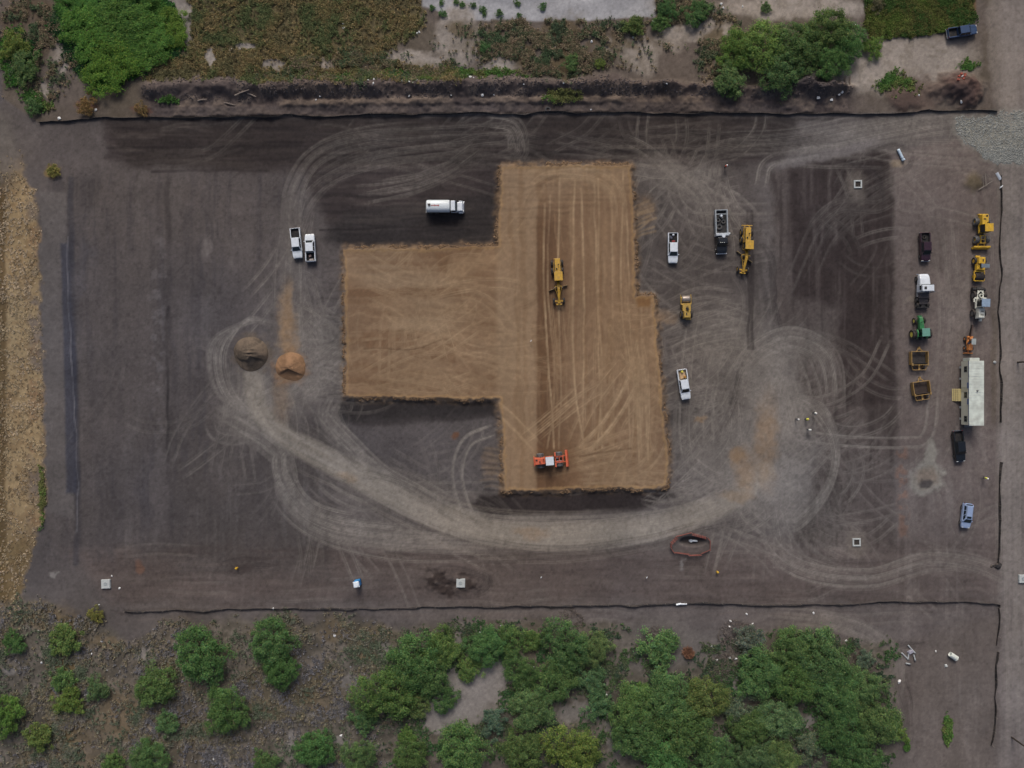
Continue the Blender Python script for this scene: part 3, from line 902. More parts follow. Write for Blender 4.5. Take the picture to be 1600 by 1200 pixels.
# relief -----------------------------------------------------------------
PAD_H = 0.8
Z = 0.05 * (n_fine - 0.5) + 0.10 * (n_mid - 0.5) + 0.5 * (n_big - 0.5) * smooth(0, 200, np.maximum(np.abs(X - 800) - 900, np.abs(Y - 600) - 700))
Z = Z + PAD_H * smooth(-10.0, 1.5, pad_sd)
Z = Z + 0.08 * smooth(2.8, 0.2, np.abs(pad_sd - 1.4)) * (0.3 + fbm(X, Y, 6, 101, 2))
Z = Z - 0.04 * trk - 0.06 * rut + 0.03 * pt * padm
Z = Z + bermm * (0.2 + 1.7 * np.exp(-((Y - (fence_y - 45)) / 13.0) ** 2) * (0.55 + 0.9 * fbm(X, Y, 36, 102, 3)) + 1.5 * (berm_n - 0.45))
Z = Z + bench * 0.35
Z = Z + 1.8 * blob(1492, 138, 34, 22, .6, 10, 6) * (0.4 + fbm(X, Y, 14, 103, 4)) + 1.5 * blob(1265, 122, 36, 28, .6, 10, 6) * (0.5 + 0.7 * berm_n)
Z = Z + 0.5 * blob(1415, 155, 24, 12, .6, 8, 6) + 0.45 * blob(1518, 283, 12, 12, .7, 4, 4)
Z = Z + scrub * 0.25 * (s1 - 0.5)
for x0, hgt, wd in ((108, 0.35, 7), (262, 0.22, 5)):
    Z = Z + hgt * np.exp(-((X - x0 - (Y - 450) * 0.03 - W1 * 6) / wd) ** 2) * smooth(280, 380, Y) * smooth(880, 800, Y)
Z = Z + 0.25 * (streak_h - 0.5) * north * 1.2 + 0.08 * (streak_v - 0.5) * (west + east) + 0.10 * (streak_h - .5) * sbot
pit = smooth(1.1, 0.6, np.hypot((X - 1083) / 22, (Y - 846) / 8))
Z = Z - 1.3 * pit
for cx, cy in ((166, 912), (720, 910)):
    Z = Z + 0.25 * smooth(18, 9, np.hypot(X - cx, Y - cy)) * 0
Z = Z + 0.5 * blob(705, 907, 46, 18, .5, 14, 8) * (fbm(X, Y, 11, 104, 3) - 0.4) * 2
paint(pit, lin(80, 75, 74), 0.9)
Z = Z.astype(np.float32)


def gz(px, py):
    i = int(np.clip(np.searchsorted(ax, px) - 1, 0, NX - 2))
    j = int(np.clip(np.searchsorted(ay, py) - 1, 0, NY - 2))
    fx = (px - ax[i]) / (ax[i + 1] - ax[i])
    fy = (py - ay[j]) / (ay[j + 1] - ay[j])
    return float((Z[j, i] * (1 - fx) + Z[j, i + 1] * fx) * (1 - fy) + (Z[j + 1, i] * (1 - fx) + Z[j + 1, i + 1] * fx) * fy)


def P(px, py, h=0.0):
    """plan point whose top, h metres up, is seen over plan position px, py"""
    k = (CAM_H - h) / CAM_H
    return (px - 800) * S * k, (600 - py) * S * k


def pxy(x, y):
    return 800 + x / S, 600 - y / S


# split the sheet into the pieces of the setting ---------------------------
regions = np.zeros(X.shape, np.int8)
road = smooth(-4, 4, X - np.interp(ay, [-100, 0, 200, 300, 900, 1300], [1530, 1532, 1566, 1570, 1564, 1562])[:, None] + W1 * 6) > 0.5
regions[np.clip(haul, 0, 1) > 0.4] = 2
regions[road] = 3
regions[grav > 0.5] = 4
regions[bermm > 0.5] = 5
regions[slab > 0.5] = 6
regions[(verge > 0.5)] = 7
regions[pad_sd > -6] = 1
soil_mat = attr_mat('soil', 'soil', 0.95, ((7.0, 0.12), (1.6, 0.10), (26.0, 0.12)), bump=0.35)
pad_mat = attr_mat('fill_sand', 'soil', 0.95, ((9.0, 0.10), (1.2, 0.08), (30.0, 0.10)), bump=0.3)
grav_mat = attr_mat('crushed_stone', 'soil', 0.9, ((3.0, 0.2), (9.0, 0.35)), bump=0.8)
slab_mat = attr_mat('old_concrete', 'soil', 0.85, ((2.0, 0.1), (14.0, 0.08)), bump=0.1)
reg_info = {0: ('ground', soil_mat, 'stripped grey brown soil of the construction site and surrounding scrub', 'ground'),
            1: ('building_pad', pad_mat, 'raised tan cross shaped building pad of compacted sandy fill', 'ground'),
            2: ('haul_road', soil_mat, 'pale dusty haul road curving below the tan building pad', 'road'),
            3: ('access_road', soil_mat, 'dirt access road running up the right edge', 'road'),
            4: ('gravel_entrance', grav_mat, 'pale crushed stone entrance where the site meets the access road', 'gravel'),
            5: ('spoil_berm', soil_mat, 'long dark cloddy spoil berm along the north fence', 'berm'),
            6: ('concrete_slab', slab_mat, 'old pale concrete slab at the top edge among weeds', 'slab'),
            7: ('grass_verge', soil_mat, 'straw coloured mown verge along the left edge', 'verge')}
fr = regions[:-1, :-1].ravel()
idx = np.arange(NX * NY).reshape(NY, NX)
quads = np.stack([idx[1:, :-1], idx[1:, 1:], idx[:-1, 1:], idx[:-1, :-1]], -1).reshape(-1, 4)
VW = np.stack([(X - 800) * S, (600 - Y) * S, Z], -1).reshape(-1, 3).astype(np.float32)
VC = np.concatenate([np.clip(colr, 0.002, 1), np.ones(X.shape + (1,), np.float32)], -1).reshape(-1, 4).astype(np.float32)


def mesh_np(name, v, f, col=None, attr='soil', smooth_=True):
    me = bpy.data.meshes.new(name)
    nf, k = f.shape
    me.vertices.add(len(v))
    me.vertices.foreach_set('co', np.ascontiguousarray(v, np.float32).ravel())
    me.loops.add(nf * k)
    me.loops.foreach_set('vertex_index', np.ascontiguousarray(f, np.int32).ravel())
    me.polygons.add(nf)
    me.polygons.foreach_set('loop_start', np.arange(0, nf * k, k, dtype=np.int32))
    me.polygons.foreach_set('use_smooth', np.full(nf, smooth_, bool))
    if col is not None:
        a = me.attributes.new(attr, 'FLOAT_COLOR', 'POINT')
        a.data.foreach_set('color', np.ascontiguousarray(col, np.float32).ravel())
    me.update(calc_edges=True)
    me.validate()
    return me


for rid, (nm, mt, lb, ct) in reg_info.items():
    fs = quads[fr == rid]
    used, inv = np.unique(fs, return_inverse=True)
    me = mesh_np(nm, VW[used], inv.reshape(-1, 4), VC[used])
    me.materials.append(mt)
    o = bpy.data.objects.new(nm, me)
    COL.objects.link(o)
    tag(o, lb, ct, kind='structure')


# ------------------------------------------------------------------ mesh builder
class MB:
    def __init__(self):
        self.v, self.f = [], []

    def add(self, v, f):
        n = len(self.v)
        self.v += [tuple(p) for p in v]
        self.f += [tuple(n + i for i in q) for q in f]
        return self

    def hexa(self, b, t):
        return self.add(list(b) + list(t), [(3, 2, 1, 0), (4, 5, 6, 7), (0, 1, 5, 4), (1, 2, 6, 5), (2, 3, 7, 6), (3, 0, 4, 7)])

    def box(self, c, s, rz=0.0, ry=0.0, rx=0.0):
        M = Matrix.Rotation(rz, 3, 'Z') @ Matrix.Rotation(ry, 3, 'Y') @ Matrix.Rotation(rx, 3, 'X')
        hx, hy, hz = s[0] / 2, s[1] / 2, s[2] / 2
        p = [Vector(c) + M @ Vector((x * hx, y * hy, z * hz)) for z in (-1, 1) for x, y in ((-1, -1), (1, -1), (1, 1), (-1, 1))]
        return self.hexa(p[:4], p[4:])

    def span(self, x0, x1, y0, y1, z0, z1):
        return self.box(((x0 + x1) / 2, (y0 + y1) / 2, (z0 + z1) / 2), (abs(x1 - x0), abs(y1 - y0), abs(z1 - z0)))

    def frus(self, r0, z0, r1, z1):
        """r = (x0, x1, y0, y1) at each level"""
        a = [(r0[0], r0[2], z0), (r0[1], r0[2], z0), (r0[1], r0[3], z0), (r0[0], r0[3], z0)]
        b = [(r1[0], r1[2], z1), (r1[1], r1[2], z1), (r1[1], r1[3], z1), (r1[0], r1[3], z1)]
        return self.hexa(a, b)

    def loft(self, rings, cap=True):
        n = len(rings[0])
        v = [p for r in rings for p in r]
        f = []
        for k in range(len(rings) - 1):
            for i in range(n):
                j = (i + 1) % n
                f.append((k * n + i, k * n + j, (k + 1) * n + j, (k + 1) * n + i))
        if cap:
            f.append(tuple(range(n - 1, -1, -1)))
            f.append(tuple((len(rings) - 1) * n + i for i in range(n)))
        return self.add(v, f)

    def cyl(self, p0, p1, r0, r1=None, n=12, cap=True):
        return self.tube([p0, p1], [r0, r0 if r1 is None else r1], n, cap)

    def tube(self, path, r, n=8, cap=True):
        P_ = [Vector(p) for p in path]
        if not isinstance(r, (list, tuple)):
            r = [r] * len(P_)
        rings = []
        for i, p in enumerate(P_):
            d = (P_[min(i + 1, len(P_) - 1)] - P_[max(i - 1, 0)]).normalized()
            u = d.cross(Vector((0, 0, 1)))
            if u.length < 1e-3:
                u = Vector((1, 0, 0))
            u.normalize()
            w = u.cross(d)
            rings.append([p + (u * math.cos(t) + w * math.sin(t)) * r[i] for t in [2 * PI * k / n for k in range(n)]])
        return self.loft(rings, cap)

    def ring(self, c, axis_, ro, ri, w, n=20):
        """a tyre shape: outer radius ro, inner ri, width w"""
        a = Vector(axis_).normalized()
        u = a.orthogonal().normalized()
        w_ = a.cross(u)
        prof = [(ri, -w * .42), (ro * .93, -w * .5), (ro, -w * .34), (ro, w * .34), (ro * .93, w * .5), (ri, w * .42)]
        m = len(prof)
        v, f = [], []
        for k in range(n):
            t = 2 * PI * k / n
            e = u * math.cos(t) + w_ * math.sin(t)
            v += [Vector(c) + e * rr + a * hh for rr, hh in prof]
        for k in range(n):
            for i in range(m):
                f.append((k * m + i, ((k + 1) % n) * m + i, ((k + 1) % n) * m + (i + 1) % m, k * m + (i + 1) % m))
        return self.add(v, f)

    def mesh(self, name, m, bevel=0.0, smooth_=False):
        me = bpy.data.meshes.new(name)
        bm = bmesh.new()
        vs_ = [bm.verts.new(p) for p in self.v]
        for q in self.f:
            try:
                bm.faces.new([vs_[i] for i in q])
            except ValueError:
                pass
        bmesh.ops.recalc_face_normals(bm, faces=bm.faces)
        if bevel > 0:
            es = [e for e in bm.edges if len(e.link_faces) == 2 and e.calc_face_angle(0) > 0.5]
            bmesh.ops.bevel(bm, geom=es, offset=bevel, segments=2, affect='EDGES', profile=0.6, clamp_overlap=True)
        if smooth_:
            for fc in bm.faces:
                fc.smooth = True
        bm.to_mesh(me)
        bm.free()
        me.materials.append(m)
        return me

    def build(self, name, m, parent=None, bevel=0.0, smooth_=False):
        return link(name, self.mesh(name, m, bevel, smooth_), parent)


def link(name, me, parent=None, loc=None, rz=None):
    o = bpy.data.objects.new(name, me)
    COL.objects.link(o)
    if parent is not None:
        o.parent = parent
    if loc is not None:
        o.location = loc
    if rz is not None:
        o.rotation_euler = (0, 0, rz)
    return o


def thing(name, label, cat, px, py, deg=0.0, group=None, dz=0.0, h=0.0):
    """Empty at the base; deg = heading, 0 = towards the right of the plan, -90 = down"""
    x, y = P(px, py, h)
    o = bpy.data.objects.new(name, None)
    o.empty_display_size = 0.3
    COL.objects.link(o)
    o.location = (x, y, gz(*pxy(x, y)) + dz)
    o.rotation_euler = (0, 0, math.radians(deg))
    return tag(o, label, cat, group)


# shared paints
WHITE = mat('white_paint', (208, 216, 224), 0.3, coat=0.4, var=0.10, dust=0.12)
GLASS = mat('tinted_glass', (26, 36, 42), 0.06, var=0.05)
RUBBER = mat('tyre_rubber', (38, 37, 38), 0.9, dust=0.5)
STEEL = mat('grey_steel', (120, 122, 124), 0.45, 0.6, dust=0.25)
DARK = mat('black_plastic', (24, 25, 28), 0.6, dust=0.15)
LINER = mat('bed_liner', (30, 31, 34), 0.9, dust=0.2)
CHROME = mat('bright_chrome', (200, 205, 210), 0.15, 0.9)
YELLOW = mat('machine_yellow', (192, 152, 52), 0.45, dust=0.45)
DYELLOW = mat('worn_yellow', (178, 146, 62), 0.55, dust=0.45)
BYELLOW = mat('bright_machine_yellow', (210, 168, 44), 0.4, dust=0.45)
ORANGE = mat('machine_orange', (208, 98, 66), 0.5, dust=0.3)
LORANGE = mat('faded_orange', (206, 132, 70), 0.55, dust=0.3)
GREEN = mat('tractor_green', (44, 120, 70), 0.4, dust=0.45)
RED = mat('red_paint', (150, 34, 34), 0.4)
LAMP = mat('lamp_lens', (220, 222, 215), 0.1)
TAIL = mat('tail_lens', (130, 20, 20), 0.15)
CONC = mat('cast_concrete', (176, 182, 182), 0.85, var=0.15)
WOOD = mat('raw_timber', (182, 168, 120), 0.8)
GWOOD = mat('weathered_timber', (124, 118, 110), 0.9)
FABRIC = mat('silt_fabric', (34, 34, 38), 0.85, dust=0.5)
RUST = mat('rusty_steel', (84, 60, 48), 0.8, 0.2)
_wheel_cache = {}


def wheel(parent, x, y, r=0.4, w=0.28, rim_m=None, rim_r=0.58, tyre_m=None):
    """a wheel part (tyre) with its rim, axle along y"""
    rim_m = rim_m or STEEL
    key = (round(r, 3), round(w, 3), rim_m.name, rim_r, (tyre_m or RUBBER).name)
    if key not in _wheel_cache:
        a = MB().ring((0, 0, 0), (0, 1, 0), r, r * rim_r, w).mesh('wheel', tyre_m or RUBBER)
        b = MB().cyl((0, -w * .33, 0), (0, w * .33, 0), r * rim_r * 1.02, n=14).cyl((0, -w * .4, 0), (0, w * .4, 0), r * .2, n=8).mesh('rim', rim_m)
        _wheel_cache[key] = (a, b)
    a, b = _wheel_cache[key]
    o = link('wheel', a, parent, (x, y, r))
    link('rim', b, o)
    return o


def section(x, w, zb, zs, zt, tw=0.86):
    """car-body cross-section at x: half-width w, sill zb, shoulder zs, top zt"""
    return [(x, -w * .94, zb), (x, -w, zb + .12), (x, -w, zs), (x, -w * (tw + .08), zt - .03), (x, -w * tw, zt), (x, w * tw, zt), (x, w * (tw + .08), zt - .03), (x, w, zs),
            (x, w, zb + .12), (x, w * .94, zb)]


def quad_pane(p, nrm, t=0.02):
    """a thin pane over four corner points, pushed out along nrm"""
    n = Vector(nrm).normalized()
    a = [Vector(q) - n * t for q in p]
    b = [Vector(q) + n * t for q in p]
    return MB().hexa(a, b)


def greenhouse(root, paint_m, xb0, xb1, xr0, xr1, wb, wr, zb, zr, doors=2, sunroof=False):
    """cab glass-house: base rectangle xb0..xb1 x +-wb at zb, roof xr0..xr1 x +-wr at zr"""
    MB().frus((xb0, xb1, -wb, wb), zb, (xr0, xr1, -wr, wr), zr).build('cab', paint_m, root, 0.05)

    def sidept(u, v, s):
        x = (xb0 + (xb1 - xb0) * u) * (1 - v) + (xr0 + (xr1 - xr0) * u) * v
        y = wb * (1 - v) + wr * v
        return Vector((x, s * y, zb * (1 - v) + zr * v))
    wnz = Vector((zr - zb, 0, xb1 - xr1))
    f0 = [Vector((xb1, -wb, zb)), Vector((xb1, wb, zb)), Vector((xr1, wr, zr)), Vector((xr1, -wr, zr))]

    def inset(q, a=0.08, lo=0.06, hi=0.94):
        A = q[0].lerp(q[1], a), q[0].lerp(q[1], 1 - a)
        B = q[3].lerp(q[2], a), q[3].lerp(q[2], 1 - a)
        return [A[0].lerp(B[0], lo), A[1].lerp(B[1], lo), A[1].lerp(B[1], hi), A[0].lerp(B[0], hi)]
    quad_pane(inset(f0), wnz, 0.015).build('windshield', GLASS, root)
    r0 = [Vector((xb0, -wb, zb)), Vector((xb0, wb, zb)), Vector((xr0, wr, zr)), Vector((xr0, -wr, zr))]
    quad_pane(inset(r0, .1, .15, .85), (-(zr - zb), 0, (xr0 - xb0)), 0.015).build('rear_window', GLASS, root)
    for s in (-1, 1):
        for k in range(doors):
            u0, u1 = 0.07 + k * 0.86 / doors + .02, 0.07 + (k + 1) * 0.86 / doors - .02
            q = [sidept(u0, .15, s), sidept(u1, .15, s), sidept(u1, .86, s), sidept(u0, .86, s)]
            quad_pane(q, (0, s * (zr - zb), wb - wr), 0.015).build('side_window', GLASS, root)


def mirror_lamp(root, x_f, w, x_m, paint_m, x_r):
    for s in (-1, 1):
        MB().box((x_m, s * (w + .12), 1.22), (.14, .2, .18)).build('mirror', paint_m, root, .03)
        MB().box((x_f - .05, s * (w - .25), .86), (.14, .34, .2)).build('headlight', LAMP, root, .03)
        MB().box((x_r + .03, s * (w - .06), .95), (.1, .14, .32)).build('taillight', TAIL, root, .02)


def pickup(label, px, py, deg, paint_m, liner=None, L=5.85, hood_detail=True):
    t = thing('pickup_truck', label, 'pickup', px, py, deg, 'pickup trucks on the site')
    k = L / 5.85
    w = 0.97
    st = [section(-1.0 * k, w, .42, .98, 1.10), section(1.3 * k, w, .42, .98, 1.10), section(1.65 * k, w * .99, .42, .96, 1.10), section(2.35 * k, w * .97, .42, .92, 1.05),
          section(2.72 * k, w * .91, .45, .86, 1.0), section(2.9 * k, w * .80, .5, .8, .92)]
    MB().loft(st).build('body', paint_m, t, 0.0)
    if hood_detail:
        for s in (-1, 1):
            MB().hexa([(1.75 * k, s * .42 - .03, 1.09), (2.6 * k, s * .34 - .03, 1.0), (2.6 * k, s * .34 + .03, 1.0), (1.75 * k, s * .42 + .03, 1.09)],
                      [(1.75 * k, s * .42 - .02, 1.125), (2.6 * k, s * .34 - .02, 1.045), (2.6 * k, s * .34 + .02, 1.045), (1.75 * k, s * .42 + .02, 1.125)]).build('hood_crease', paint_m, t)
    greenhouse(t, paint_m, -1.0 * k, 1.62 * k, -.88 * k, .88 * k, .90, .72, 1.09, 1.86)
    lm = liner or LINER
    MB().span(-2.86 * k, -1.0 * k, -.93, .93, .55, .68).build('bed_floor', lm, t)
    for s in (-1, 1):
        MB().span(-2.84 * k, -1.0 * k, s * .80, s * .97, .42, 1.16).build('bed_side', paint_m, t, .03)
        MB().span(-2.80 * k, -1.03 * k, s * .765, s * .80, .68, 1.13).build('bed_liner', lm, t)
    MB().span(-2.9 * k, -2.82 * k, -.95, .95, .5, 1.14).build('tailgate', paint_m, t, .03)
    MB().span(-3.0 * k, -2.9 * k, -.9, .9, .42, .6).build('rear_bumper', CHROME, t, .03)
    MB().box((2.93 * k, 0, .58), (.16, 1.62, .24)).build('front_bumper', CHROME, t, .05)
    MB().box((2.9 * k, 0, .8), (.08, .9, .2)).build('grille', DARK, t)
    for s in (-1, 1):
        for x in (1.85 * k, -1.85 * k):
            wheel(t, x, s * .84, .40, .28)
    mirror_lamp(t, 2.88 * k, .9, 1.35 * k, paint_m, -2.92 * k)
    return t


def put(name, mesh_or_mb, m, label, cat, root, lx, ly, lz, rz=0, group=None, bevel=0.0):
    """a loose thing carried by root, placed in root's frame but top-level"""
    M = Matrix.Translation(root.location) @ Matrix.Rotation(root.rotation_euler.z, 4, 'Z')
    p = M @ Vector((lx, ly, lz))
    o = mesh_or_mb.build(name, m, None, bevel)
    o.location = p
    o.rotation_euler = (0, 0, root.rotation_euler.z + rz)
    return tag(o, label, cat, group)


# ------------------------------------------------------------------ pickups and cars
G_LOAD = None
a = pickup('white crew cab pickup with empty black bed, left of the pair by the pad', 465, 381, -84, WHITE)
b = pickup('white pickup with cluttered black bed, right of the pair by the pad', 486.5, 388.5, 93, WHITE, L=5.3)
put('tool_box', MB().box((0, 0, .12), (.35, .5, .24)), mat('pinkish_tan', (176, 150, 140), .7), 'tan tool box in the black bed of the right paired pickup', 'tool box', b, -1.55, .1, .685, .4, bevel=.02)
put('lumber_offcut', MB().box((0, 0, .05), (.3, .8, .1)), mat('pale_board', (170, 160, 155), .8), 'pale board at the tailgate of the right paired pickup', 'board', b, -2.25, -.1, .685, .05)
c = pickup('white pickup with a red jerry can in its bed, below the service truck', 1050, 388.5, -90, WHITE)
put('jerry_can', MB().box((0, 0, .2), (.3, .55, .4)).box((0, 0, .44), (.08, .3, .08)), RED, 'red jerry can in the bed behind the white cab', 'jerry can', c, -1.25, .1, .685, .1, bevel=.03)
put('water_jug', MB().cyl((0, 0, 0), (0, 0, .4), .2, .2).cyl((0, 0, .4), (0, 0, .48), .2, .08), WHITE, 'white water jug near the tailgate of the pickup with the red can', 'jug', c, -2.5, .05, .685)
put('tool_bag', MB().box((0, 0, .15), (.6, .4, .3)).tube([(-.2, 0, .3), (0, 0, .42), (.2, 0, .3)], .03, 6), mat('blue_grey_canvas', (86, 90, 104), .9), 'grey blue tool bag beside the white jug in a pickup bed', 'bag', c, -2.05, -.4, .685, .7, bevel=.05)
d = pickup('white pickup with tan plywood and a cooler in its bed, tilted, right of the pad', 1067, 600.5, -81, WHITE, liner=mat('sandy_bed', (150, 138, 120), .9))
put('plywood_stack', MB().box((0, 0, .05), (1.15, .95, .10)).box((.03, .02, .14), (1.1, .9, .06), .06), mat('plywood', (188, 158, 120), .8), 'tan plywood stack in the bed of the tilted white pickup', 'plywood', d, -1.75, .02, .685, .03)
put('drink_cooler', MB().cyl((0, 0, 0), (0, 0, .45), .2).cyl((0, 0, .45), (0, 0, .52), .22, .2), mat('ochre_plastic', (170, 120, 40), .5), 'ochre round drink cooler in the bed by the white cab', 'cooler', d, -1.4, .35, .865)
put('water_cooler', MB().cyl((0, 0, 0), (0, 0, .5), .22).cyl((0, 0, .5), (0, 0, .58), .24, .2), mat('cooler_yellow', (206, 196, 84), .5), 'yellow water cooler at the tailgate of the tilted white pickup', 'cooler', d, -2.5, 0, .685)
MAROON = mat('maroon_paint', (46, 24, 36), 0.22, coat=0.6, var=0.1)
e = pickup('dark red pickup parked above the white semi tractor', 1442, 387, -88, MAROON, L=5.5)
put('spare_tyre', MB().ring((0, 0, .11), (0, 0, 1), .36, .2, .22), RUBBER, 'small tyre lying in the bed of the dark red pickup', 'tyre', e, -1.9, -.1, .69)
BLACKP = mat('black_paint', (20, 24, 28), 0.18, coat=0.7, var=0.05)
NAVY = mat('dark_blue_paint', (44, 66, 98), 0.25, coat=0.6, var=0.1)
f = pickup('black pickup parked below the office trailer', 1494.5, 696.5, -84, BLACKP, L=6.0)
g = pickup('dark blue pickup with black bed beside the green grass strip', 1499.5, 52, 9, NAVY, L=5.7)


def suv(label, px, py, deg, paint_m):
    t = thing('parked_suv', label, 'SUV', px, py, deg)
    w = .95
    st = [section(-2.4, w * .9, .5, .85, 1.0), section(-2.25, w, .42, 1.0, 1.12), section(1.0, w, .40, 1.0, 1.12), section(1.75, w * .97, .42, .92, 1.04), section(2.2, w * .9, .45, .86, .98),
          section(2.4, w * .78, .5, .78, .9)]
    MB().loft(st).build('body', paint_m, t)
    greenhouse(t, paint_m, -2.3, 1.35, -2.0, .55, .88, .66, 1.11, 1.72, doors=3)
    for x in (-1.6, -.75, .0):
        MB().box((x, 0, 1.735), (.07, 1.2, .03)).build('roof_rib', paint_m, t)
    for s in (-1, 1):
        MB().box((-.75, s * .6, 1.76), (2.3, .06, .05)).build('roof_rail', STEEL, t, .01)
    MB().box((.22, 0, 1.728), (.5, .85, .02)).build('sunroof', GLASS, t)
    MB().box((-2.42, 0, .6), (.14, 1.7, .3)).build('rear_bumper', DARK, t, .04)
    MB().box((2.36, 0, .6), (.16, 1.5, .3)).build('front_bumper', paint_m, t, .05)
    for s in (-1, 1):
        for x in (1.5, -1.45):
            wheel(t, x, s * .84, .37, .25)
    mirror_lamp(t, 2.34, .84, 1.0, paint_m, -2.4)
    return t


suv('silver blue SUV with roof rails parked lowest on the right side', 1506.5, 804.5, -97, mat('silver_blue_paint', (152, 172, 206), 0.25, 0.2, coat=0.5, var=0.06))


# ------------------------------------------------------------------ trucks
def cab_glass(root, x0, x1, w, z0, z1, m=GLASS):
    MB().box((x1 + .012, 0, (z0 + z1) / 2), (.02, 2 * w - .2, z1 - z0)).build('windshield', m, root)
    for s in (-1, 1):
        MB().box(((x0 + x1) / 2, s * (w + .012), (z0 + z1) / 2), ((x1 - x0) * .75, .02, z1 - z0)).build('side_window', m, root)
    MB().box((x0 - .012, 0, (z0 + z1) / 2), (.02, 2 * w - .4, z1 - z0)).build('rear_window', m, root)


t = thing('water_truck', 'white water tank truck facing right above the left wing of the pad', 'tank truck', 695, 325.5, 0)
W_T = mat('tank_white', (210, 218, 222), 0.35, coat=0.3, var=0.10, dust=0.10)
n = 20
rings = []
for x, k in ((-3.35, .82), (-3.28, .96), (-3.1, 1.0), (1.0, 1.0), (1.1, .96), (1.15, .85)):
    rings.append([(x, 1.17 * k * np.sign(math.cos(q)) * abs(math.cos(q)) ** .72, 1.75 + .95 * k * np.sign(math.sin(q)) * abs(math.sin(q)) ** .8) for q in [2 * PI * i / n for i in range(n)]])
tank = MB().loft(rings).build('tank', W_T, t, 0, True)
MB().cyl((-2.75, 0.05, 2.62), (-2.75, 0.05, 2.82), .26, n=14).build('fill_hatch', DARK, tank)
MB().tube([(-3.3, .45, 2.4), (-3.0, .2, 2.72), (-2.75, .05, 2.78)], .06, 8).build('fill_hose', DARK, tank)
for k in range(6):                                                 # lettering on the tank top, too small to read, as broken red strokes
    MB().box((-2.3 + k * .27, -.06, 2.695 + .004 * (k % 2)), (.2, .2 + .05 * (k % 3), .03)).build('lettering', RED, tank)
MB().span(-3.5, 3.3, -.45, .45, .55, .85).build('chassis', DARK, t)
MB().box((-3.5, 0, .8), (.25, 2.3, .3)).build('rear_bumper', STEEL, t, .03)
MB().frus((1.3, 2.55, -1.08, 1.08), .75, (1.32, 2.15, -.95, .95), 2.35).build('cab', WHITE, t, .08)
MB().frus((2.3, 3.72, -.98, .98), .65, (2.3, 3.55, -.82, .82), 1.55).build('hood', WHITE, t, .12)
quad_pane([(2.54, -.9, 1.6), (2.54, .9, 1.6), (2.2, .82, 2.25), (2.2, -.82, 2.25)], (.65, 0, .35), .02).build('windshield', GLASS, t)
for s in (-1, 1):
    quad_pane([(1.5, s * 1.03, 1.55), (2.4, s * 1.03, 1.55), (2.1, s * .97, 2.2), (1.5, s * .97, 2.2)], (0, s, .1), .02).build('side_window', GLASS, t)
    MB().frus((2.75, 3.65, s * 1.12 - .1, s * 1.12 + .1), .7, (2.8, 3.5, s * 1.08 - .08, s * 1.08 + .08), 1.15).build('fender', WHITE, t, .05)
    MB().box((3.68, s * .7, 1.0), (.1, .3, .22)).build('headlight', LAMP, t, .02)
    MB().box((2.35, s * 1.3, 1.7), (.1, .25, .4)).build('mirror', DARK, t, .02)
    wheel(t, 3.15, s * .98, .5, .3)
    for x in (-1.6, -2.7):
        wheel(t, x, s * .98, .5, .52)
MB().box((3.75, 0, .62), (.16, 2.1, .3)).build('front_bumper', CHROME, t, .04)

t = thing('service_truck', 'black cab service truck with grey bed of old tyres beside the right grader', 'service truck', 1124.5, 364.5, -88)
srv = t
GREYB = mat('bed_grey', (150, 158, 164), 0.5, 0.3, dust=0.2)
MB().span(-4.1, 4.0, -.45, .45, .5, .8).build('chassis', DARK, t)
MB().span(-4.2, .35, -1.15, 1.15, .8, .98).build('bed_floor', DARK, t)
for s in (-1, 1):
    MB().span(-4.2, .35, s * 1.0, s * 1.22, .8, 1.75).build('bed_side', GREYB, t, .03)
MB().span(-4.25, -4.1, -1.2, 1.2, .8, 1.7).build('tailgate', GREYB, t, .03)
MB().span(-3.45, -3.3, -1.0, 1.0, 1.6, 1.72).build('bed_crossbar', GREYB, t, .02)
MB().span(.35, .85, -1.25, 1.25, .8, 2.1).build('tool_cabinet', mat('cabinet_silver', (190, 198, 204), .35, .4, dust=.1), t, .04)
MB().frus((1.15, 2.9, -1.02, 1.02), .75, (1.2, 2.35, -.84, .84), 2.2).build('cab', BLACKP, t, .08)
MB().loft([section(2.6, 1.02, .6, 1.2, 1.42), section(3.6, 1.0, .6, 1.15, 1.32), section(4.1, .86, .65, 1.0, 1.15)]).build('hood', BLACKP, t)
quad_pane([(2.88, -.86, 1.5), (2.88, .86, 1.5), (2.4, .76, 2.12), (2.4, -.76, 2.12)], (.62, 0, .48), .02).build('windshield', GLASS, t)
for s in (-1, 1):
    for x0, x1 in ((1.35, 1.95), (2.05, 2.6)):
        quad_pane([(x0, s * .97, 1.45), (x1, s * .97, 1.45), (min(x1, 2.35), s * .88, 2.05), (x0, s * .88, 2.05)], (0, s, .2), .02).build('side_window', GLASS, t)
    MB().box((2.65, s * 1.25, 1.5), (.12, .3, .25)).build('mirror', DARK, t, .03)
    MB().box((4.05, s * .68, .95), (.12, .32, .22)).build('headlight', LAMP, t, .02)
    for x in (1.55, 1.85, 2.15):
        pass
    wheel(t, 3.2, s * .95, .45, .3, CHROME)
    wheel(t, -2.0, s * .98, .45, .5, CHROME)
for q in (-.45, -.1, .25):
    MB().box((2.2, q, 2.215), (.1, .14, .05)).build('roof_marker_light', LAMP, t, .01)
MB().box((4.15, 0, .7), (.18, 2.1, .34)).build('front_bumper', CHROME, t, .04)
MB().cyl((.95, .15, .9), (.95, .15, 2.3), .32, n=14).build('air_tank', WHITE, t)
MB().tube([(.6, 1.2, 1.9), (.55, 1.7, 1.5), (.45, 2.3, .6), (.5, 2.7, .25)], .05, 6).build('service_hose', STEEL, t)
MB().box((.4, 1.45, 1.3), (.4, .35, .5)).build('hose_reel', WHITE, t, .05)
